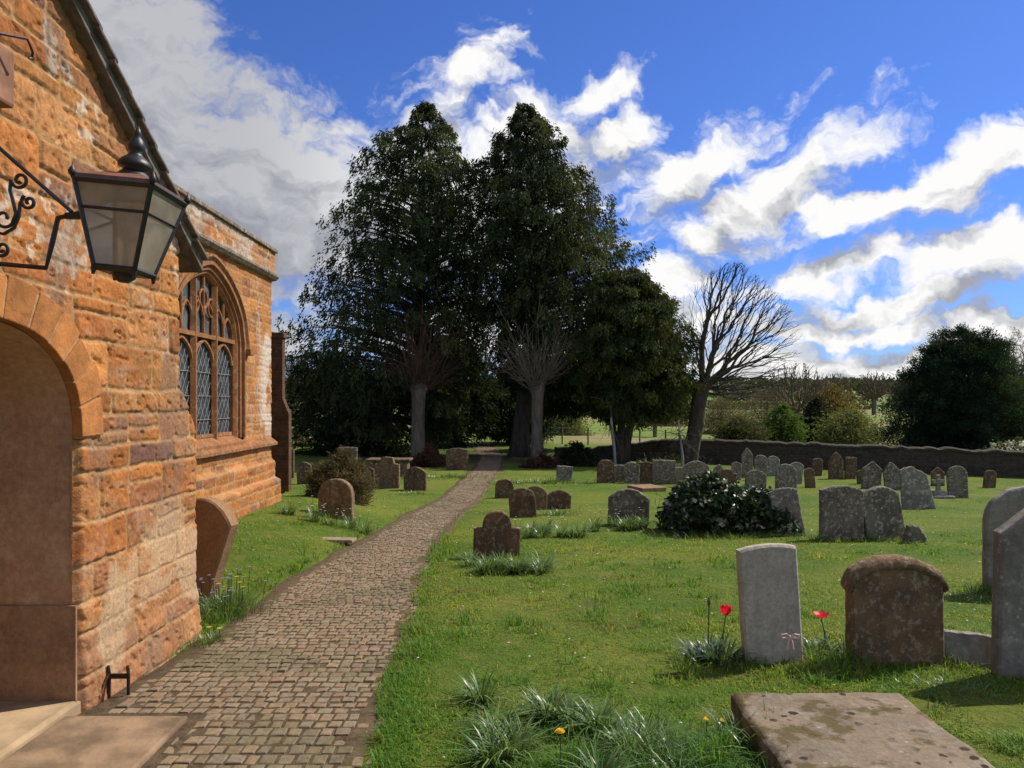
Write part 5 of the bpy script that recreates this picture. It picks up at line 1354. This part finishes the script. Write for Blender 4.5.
# dandelion
def dandelion(x, y, h, label, k=1.):
    b = at(x, y); T = empty('dandelion', b, label, 'dandelion', 'dandelions in the grass'); w = MB(); w.tube([(0, 0, 0), (.005, 0, h)], .003, 5, (.1, .14, .05)); w.build('stem', M_strap, T)
    w = MB()
    for r_, z_ in ((.022*k, 0), (.016*k, .006), (.01*k, .011)):
        for j in range(14):
            a = j*2*math.pi/14+r_*60; w.add([(0, 0, h+z_), (r_*math.cos(a-.2), r_*math.sin(a-.2), h+z_+.004), (r_*1.1*math.cos(a), r_*1.1*math.sin(a), h+z_+.004), (r_*math.cos(a+.2), r_*math.sin(a+.2), h+z_+.004)], np.array([[0, 1, 2, 3]]), (.8, .52, .01))
    w.build('flower_head', M_petal, T)
dandelion(560, 775, .19, 'yellow dandelion in the large clump at the bottom edge')
dandelion(706, 745, .12, 'small yellow dandelion nearest the ledger slab', .55)
dandelion(722, 742, .1, 'small yellow dandelion touching the edge of the ledger slab', .5)

# ------------------------------------------------------------------ world, sun, camera
SUN_AZ, SUN_EL = math.atan2(.886, .463), R(46)
wd = bpy.data.worlds.new('World'); sc.world = wd; wd.use_nodes = True
t = NT(wd)
sky = t.n('TexSky', sky_type='NISHITA'); sky.sun_disc = False; sky.sun_elevation = SUN_EL; sky.sun_rotation = SUN_AZ
sky.air_density = 1.0; sky.dust_density = .3; sky.ozone_density = 2.5; sky.altitude = 100
STR = .075
co = t.n('TexCoord').outputs['Generated']
s3 = t.n('SeparateXYZ', {0: co}).outputs
az = t.math('ARCTAN2', s3[0], s3[1]); elv = t.math('ARCSINE', s3[2])
ae = t.n('CombineXYZ', {0: az, 1: elv, 2: 0.0}).outputs[0]
wn = t.n('TexNoise', {'Vector': ae, 'Scale': 6.0, 'Detail': 5, 'Roughness': .6}).outputs['Color']
wv = t.n('VectorMath', {0: t.n('VectorMath', {0: wn, 1: (.5, .5, .5)}, operation='SUBTRACT').outputs[0], 'Scale': .16}, operation='SCALE').outputs[0]
aw = t.n('VectorMath', {0: ae, 1: wv}, operation='ADD').outputs[0]
CL = [(225, 195, 290, 120, 0, 1.5), (120, 60, 190, 130, -40, 1.5), (30, 150, 240, 240, 0, 1.5), (465, 85, 80, 45, 40, .8), (525, 130, 80, 36, 10, 1.1), (430, 210, 250, 110, 0, 1.2), (280, 335, 80, 28, 0, 1.0),
      (600, 92, 62, 27, 25, 1.1), (618, 132, 52, 26, 20, 1.1), (690, 165, 125, 32, 28, 1.15), (655, 195, 80, 28, 20, 1.0), (780, 192, 155, 46, 27, 1.25), (715, 238, 84, 20, 12, 1.0), (965, 182, 130, 40, 17, 1.35), (865, 214, 95, 26, 12, 1.15),
      (830, 272, 130, 24, 8, 1.2), (1000, 255, 140, 34, 8, 1.3), (905, 298, 180, 17, 6, 1.2), (1015, 318, 150, 20, 5, 1.3), (835, 326, 140, 15, 4, 1.2), (935, 346, 200, 20, 3, 1.4), (860, 370, 340, 34, 0, 1.5), (655, 290, 80, 34, 0, 1.1), (560, 330, 300, 50, 0, 1.0),
      (1250, 200, 160, 90, 10, 1.0), (1300, 60, 120, 50, 0, .9), (-300, 200, 260, 160, 0, 1.0)]
def cover(vec):
    acc = None
    for x, y, rx, ry, rot, wt in CL:
        a0 = math.atan((x-CX)/F); e0 = math.atan((HY-y)/F*math.cos(a0)); k = math.cos(a0)
        mp = t.n('Mapping', {'Vector': vec, 'Location': (a0, e0, 0), 'Rotation': (0, 0, R(rot)), 'Scale': (rx/F*k*k, ry/F*k, 1)}, vector_type='TEXTURE').outputs[0]
        L = t.n('VectorMath', {0: mp}, operation='LENGTH').outputs['Value']
        vq = t.math('MULTIPLY', t.math('SUBTRACT', 1.0, L), wt)
        acc = vq if acc is None else t.math('SMOOTH_MAX', acc, vq, .15)
    return acc
acc = cover(aw)
acc2 = cover(t.n('VectorMath', {0: aw, 1: (.022, .05, 0)}, operation='ADD').outputs[0])
acc0 = acc
rear_fill = t.math('MAXIMUM', t.ramp(t.math('ABSOLUTE', az), .8, 1.3), t.ramp(elv, .75, 1.0))  # unseen cloud cover behind and overhead, added to whiten the fill light
acc = t.math('MAXIMUM', acc, t.math('SUBTRACT', t.math('MULTIPLY', rear_fill, 1.3), 1.0))
# fine structure, streaked along the wind
st_ = t.n('Mapping', {'Vector': aw, 'Rotation': (0, 0, R(-20)), 'Scale': (1, 1.8, 1)}).outputs[0]
f1 = t.noise(st_, 9.5, 10, .6)
sh_ = t.n('VectorMath', {0: st_, 1: (.022, .05, 0)}, operation='ADD').outputs[0]
f1s = t.noise(st_, 8.5, 3, .5); f2s = t.noise(sh_, 8.5, 3, .5)
dens = t.math('ADD', t.math('MULTIPLY', acc, .8), t.math('MULTIPLY', t.math('SUBTRACT', f1, .5), 1.2))
def billow(vec):
    q = t.n('TexVoronoi', {'Vector': vec, 'Scale': 17.0, 'Detail': 3.0, 'Roughness': .55, 'Lacunarity': 2.2, 'Smoothness': .6}, feature='SMOOTH_F1', voronoi_dimensions='2D')
    return q.outputs['Distance']
b1 = billow(st_); b2 = billow(sh_)
dens = t.math('ADD', dens, t.math('MULTIPLY', t.math('SUBTRACT', .72, b1), .36))
alpha = t.ramp(dens, -.05, .5)
lit = t.math('ADD', t.math('MULTIPLY', t.math('SUBTRACT', acc0, acc2), .75), t.math('MULTIPLY', t.math('SUBTRACT', f1s, f2s), 1.5))
shade_n = t.noise(st_, 5.0, 6, .55)
thick = t.math('ADD', t.ramp(dens, .2, .95), t.math('MULTIPLY', t.math('SUBTRACT', shade_n, .5), .9))
shade = t.math('SUBTRACT', t.math('ADD', .84, t.math('MULTIPLY', lit, 1.0)), t.math('MULTIPLY', thick, .36))
shade = t.math('ADD', shade, t.math('MULTIPLY', t.math('SUBTRACT', f1, f1s), 1.0))
shade = t.math('ADD', shade, t.math('MULTIPLY', t.math('SUBTRACT', b2, b1), .55))
shade = t.math('MINIMUM', t.math('MAXIMUM', shade, .26), 1.0)
lft = t.ramp(az, -.06, -.36)
shade = t.math('ADD', t.math('MULTIPLY', shade, t.math('SUBTRACT', 1.0, t.math('MULTIPLY', lft, .68))), t.math('MULTIPLY', lft, .11))
ccol = t.mix(shade, (.13/STR, .145/STR, .2/STR), (.78/STR, .775/STR, .77/STR))
# keep clouds above the horizon only
hor = t.ramp(elv, -.02, .01)
skyc = t.mix(1.0, sky.outputs[0], (.5, .76, 1.42), 'MULTIPLY')
colr = t.mix(t.math('MULTIPLY', alpha, hor), skyc, ccol)
bg = t.n('Background', {'Color': colr, 'Strength': STR})
t.n('OutputWorld', {'Surface': bg.outputs[0]})
sun = bpy.data.lights.new('sun', 'SUN'); sun.energy = 4.6; sun.angle = R(.53); sun.color = (1, .94, .84)
so = bpy.data.objects.new('sun', sun); COL.objects.link(so)
dv = Vector((math.cos(SUN_EL)*.886, math.cos(SUN_EL)*.463, math.sin(SUN_EL)))
so.rotation_euler = dv.to_track_quat('Z', 'Y').to_euler()
cam = bpy.data.cameras.new('camera'); camo = bpy.data.objects.new('camera', cam); COL.objects.link(camo)
cam.sensor_width = 36; cam.lens = 36*F/1024; cam.clip_end = 4000; cam.clip_start = .05
cam.shift_y = (HY-384)/1024
camo.location = (0, 0, EYE); camo.rotation_euler = (R(90), 0, 0)
sc.camera = camo
vs = sc.view_settings; vs.view_transform = 'Standard'; vs.look = 'None'; vs.exposure = .34; vs.gamma = 1; vs.use_curve_mapping = False
sc.cycles.max_bounces = 6; sc.cycles.transparent_max_bounces = 8
sc.cycles.use_denoising = True
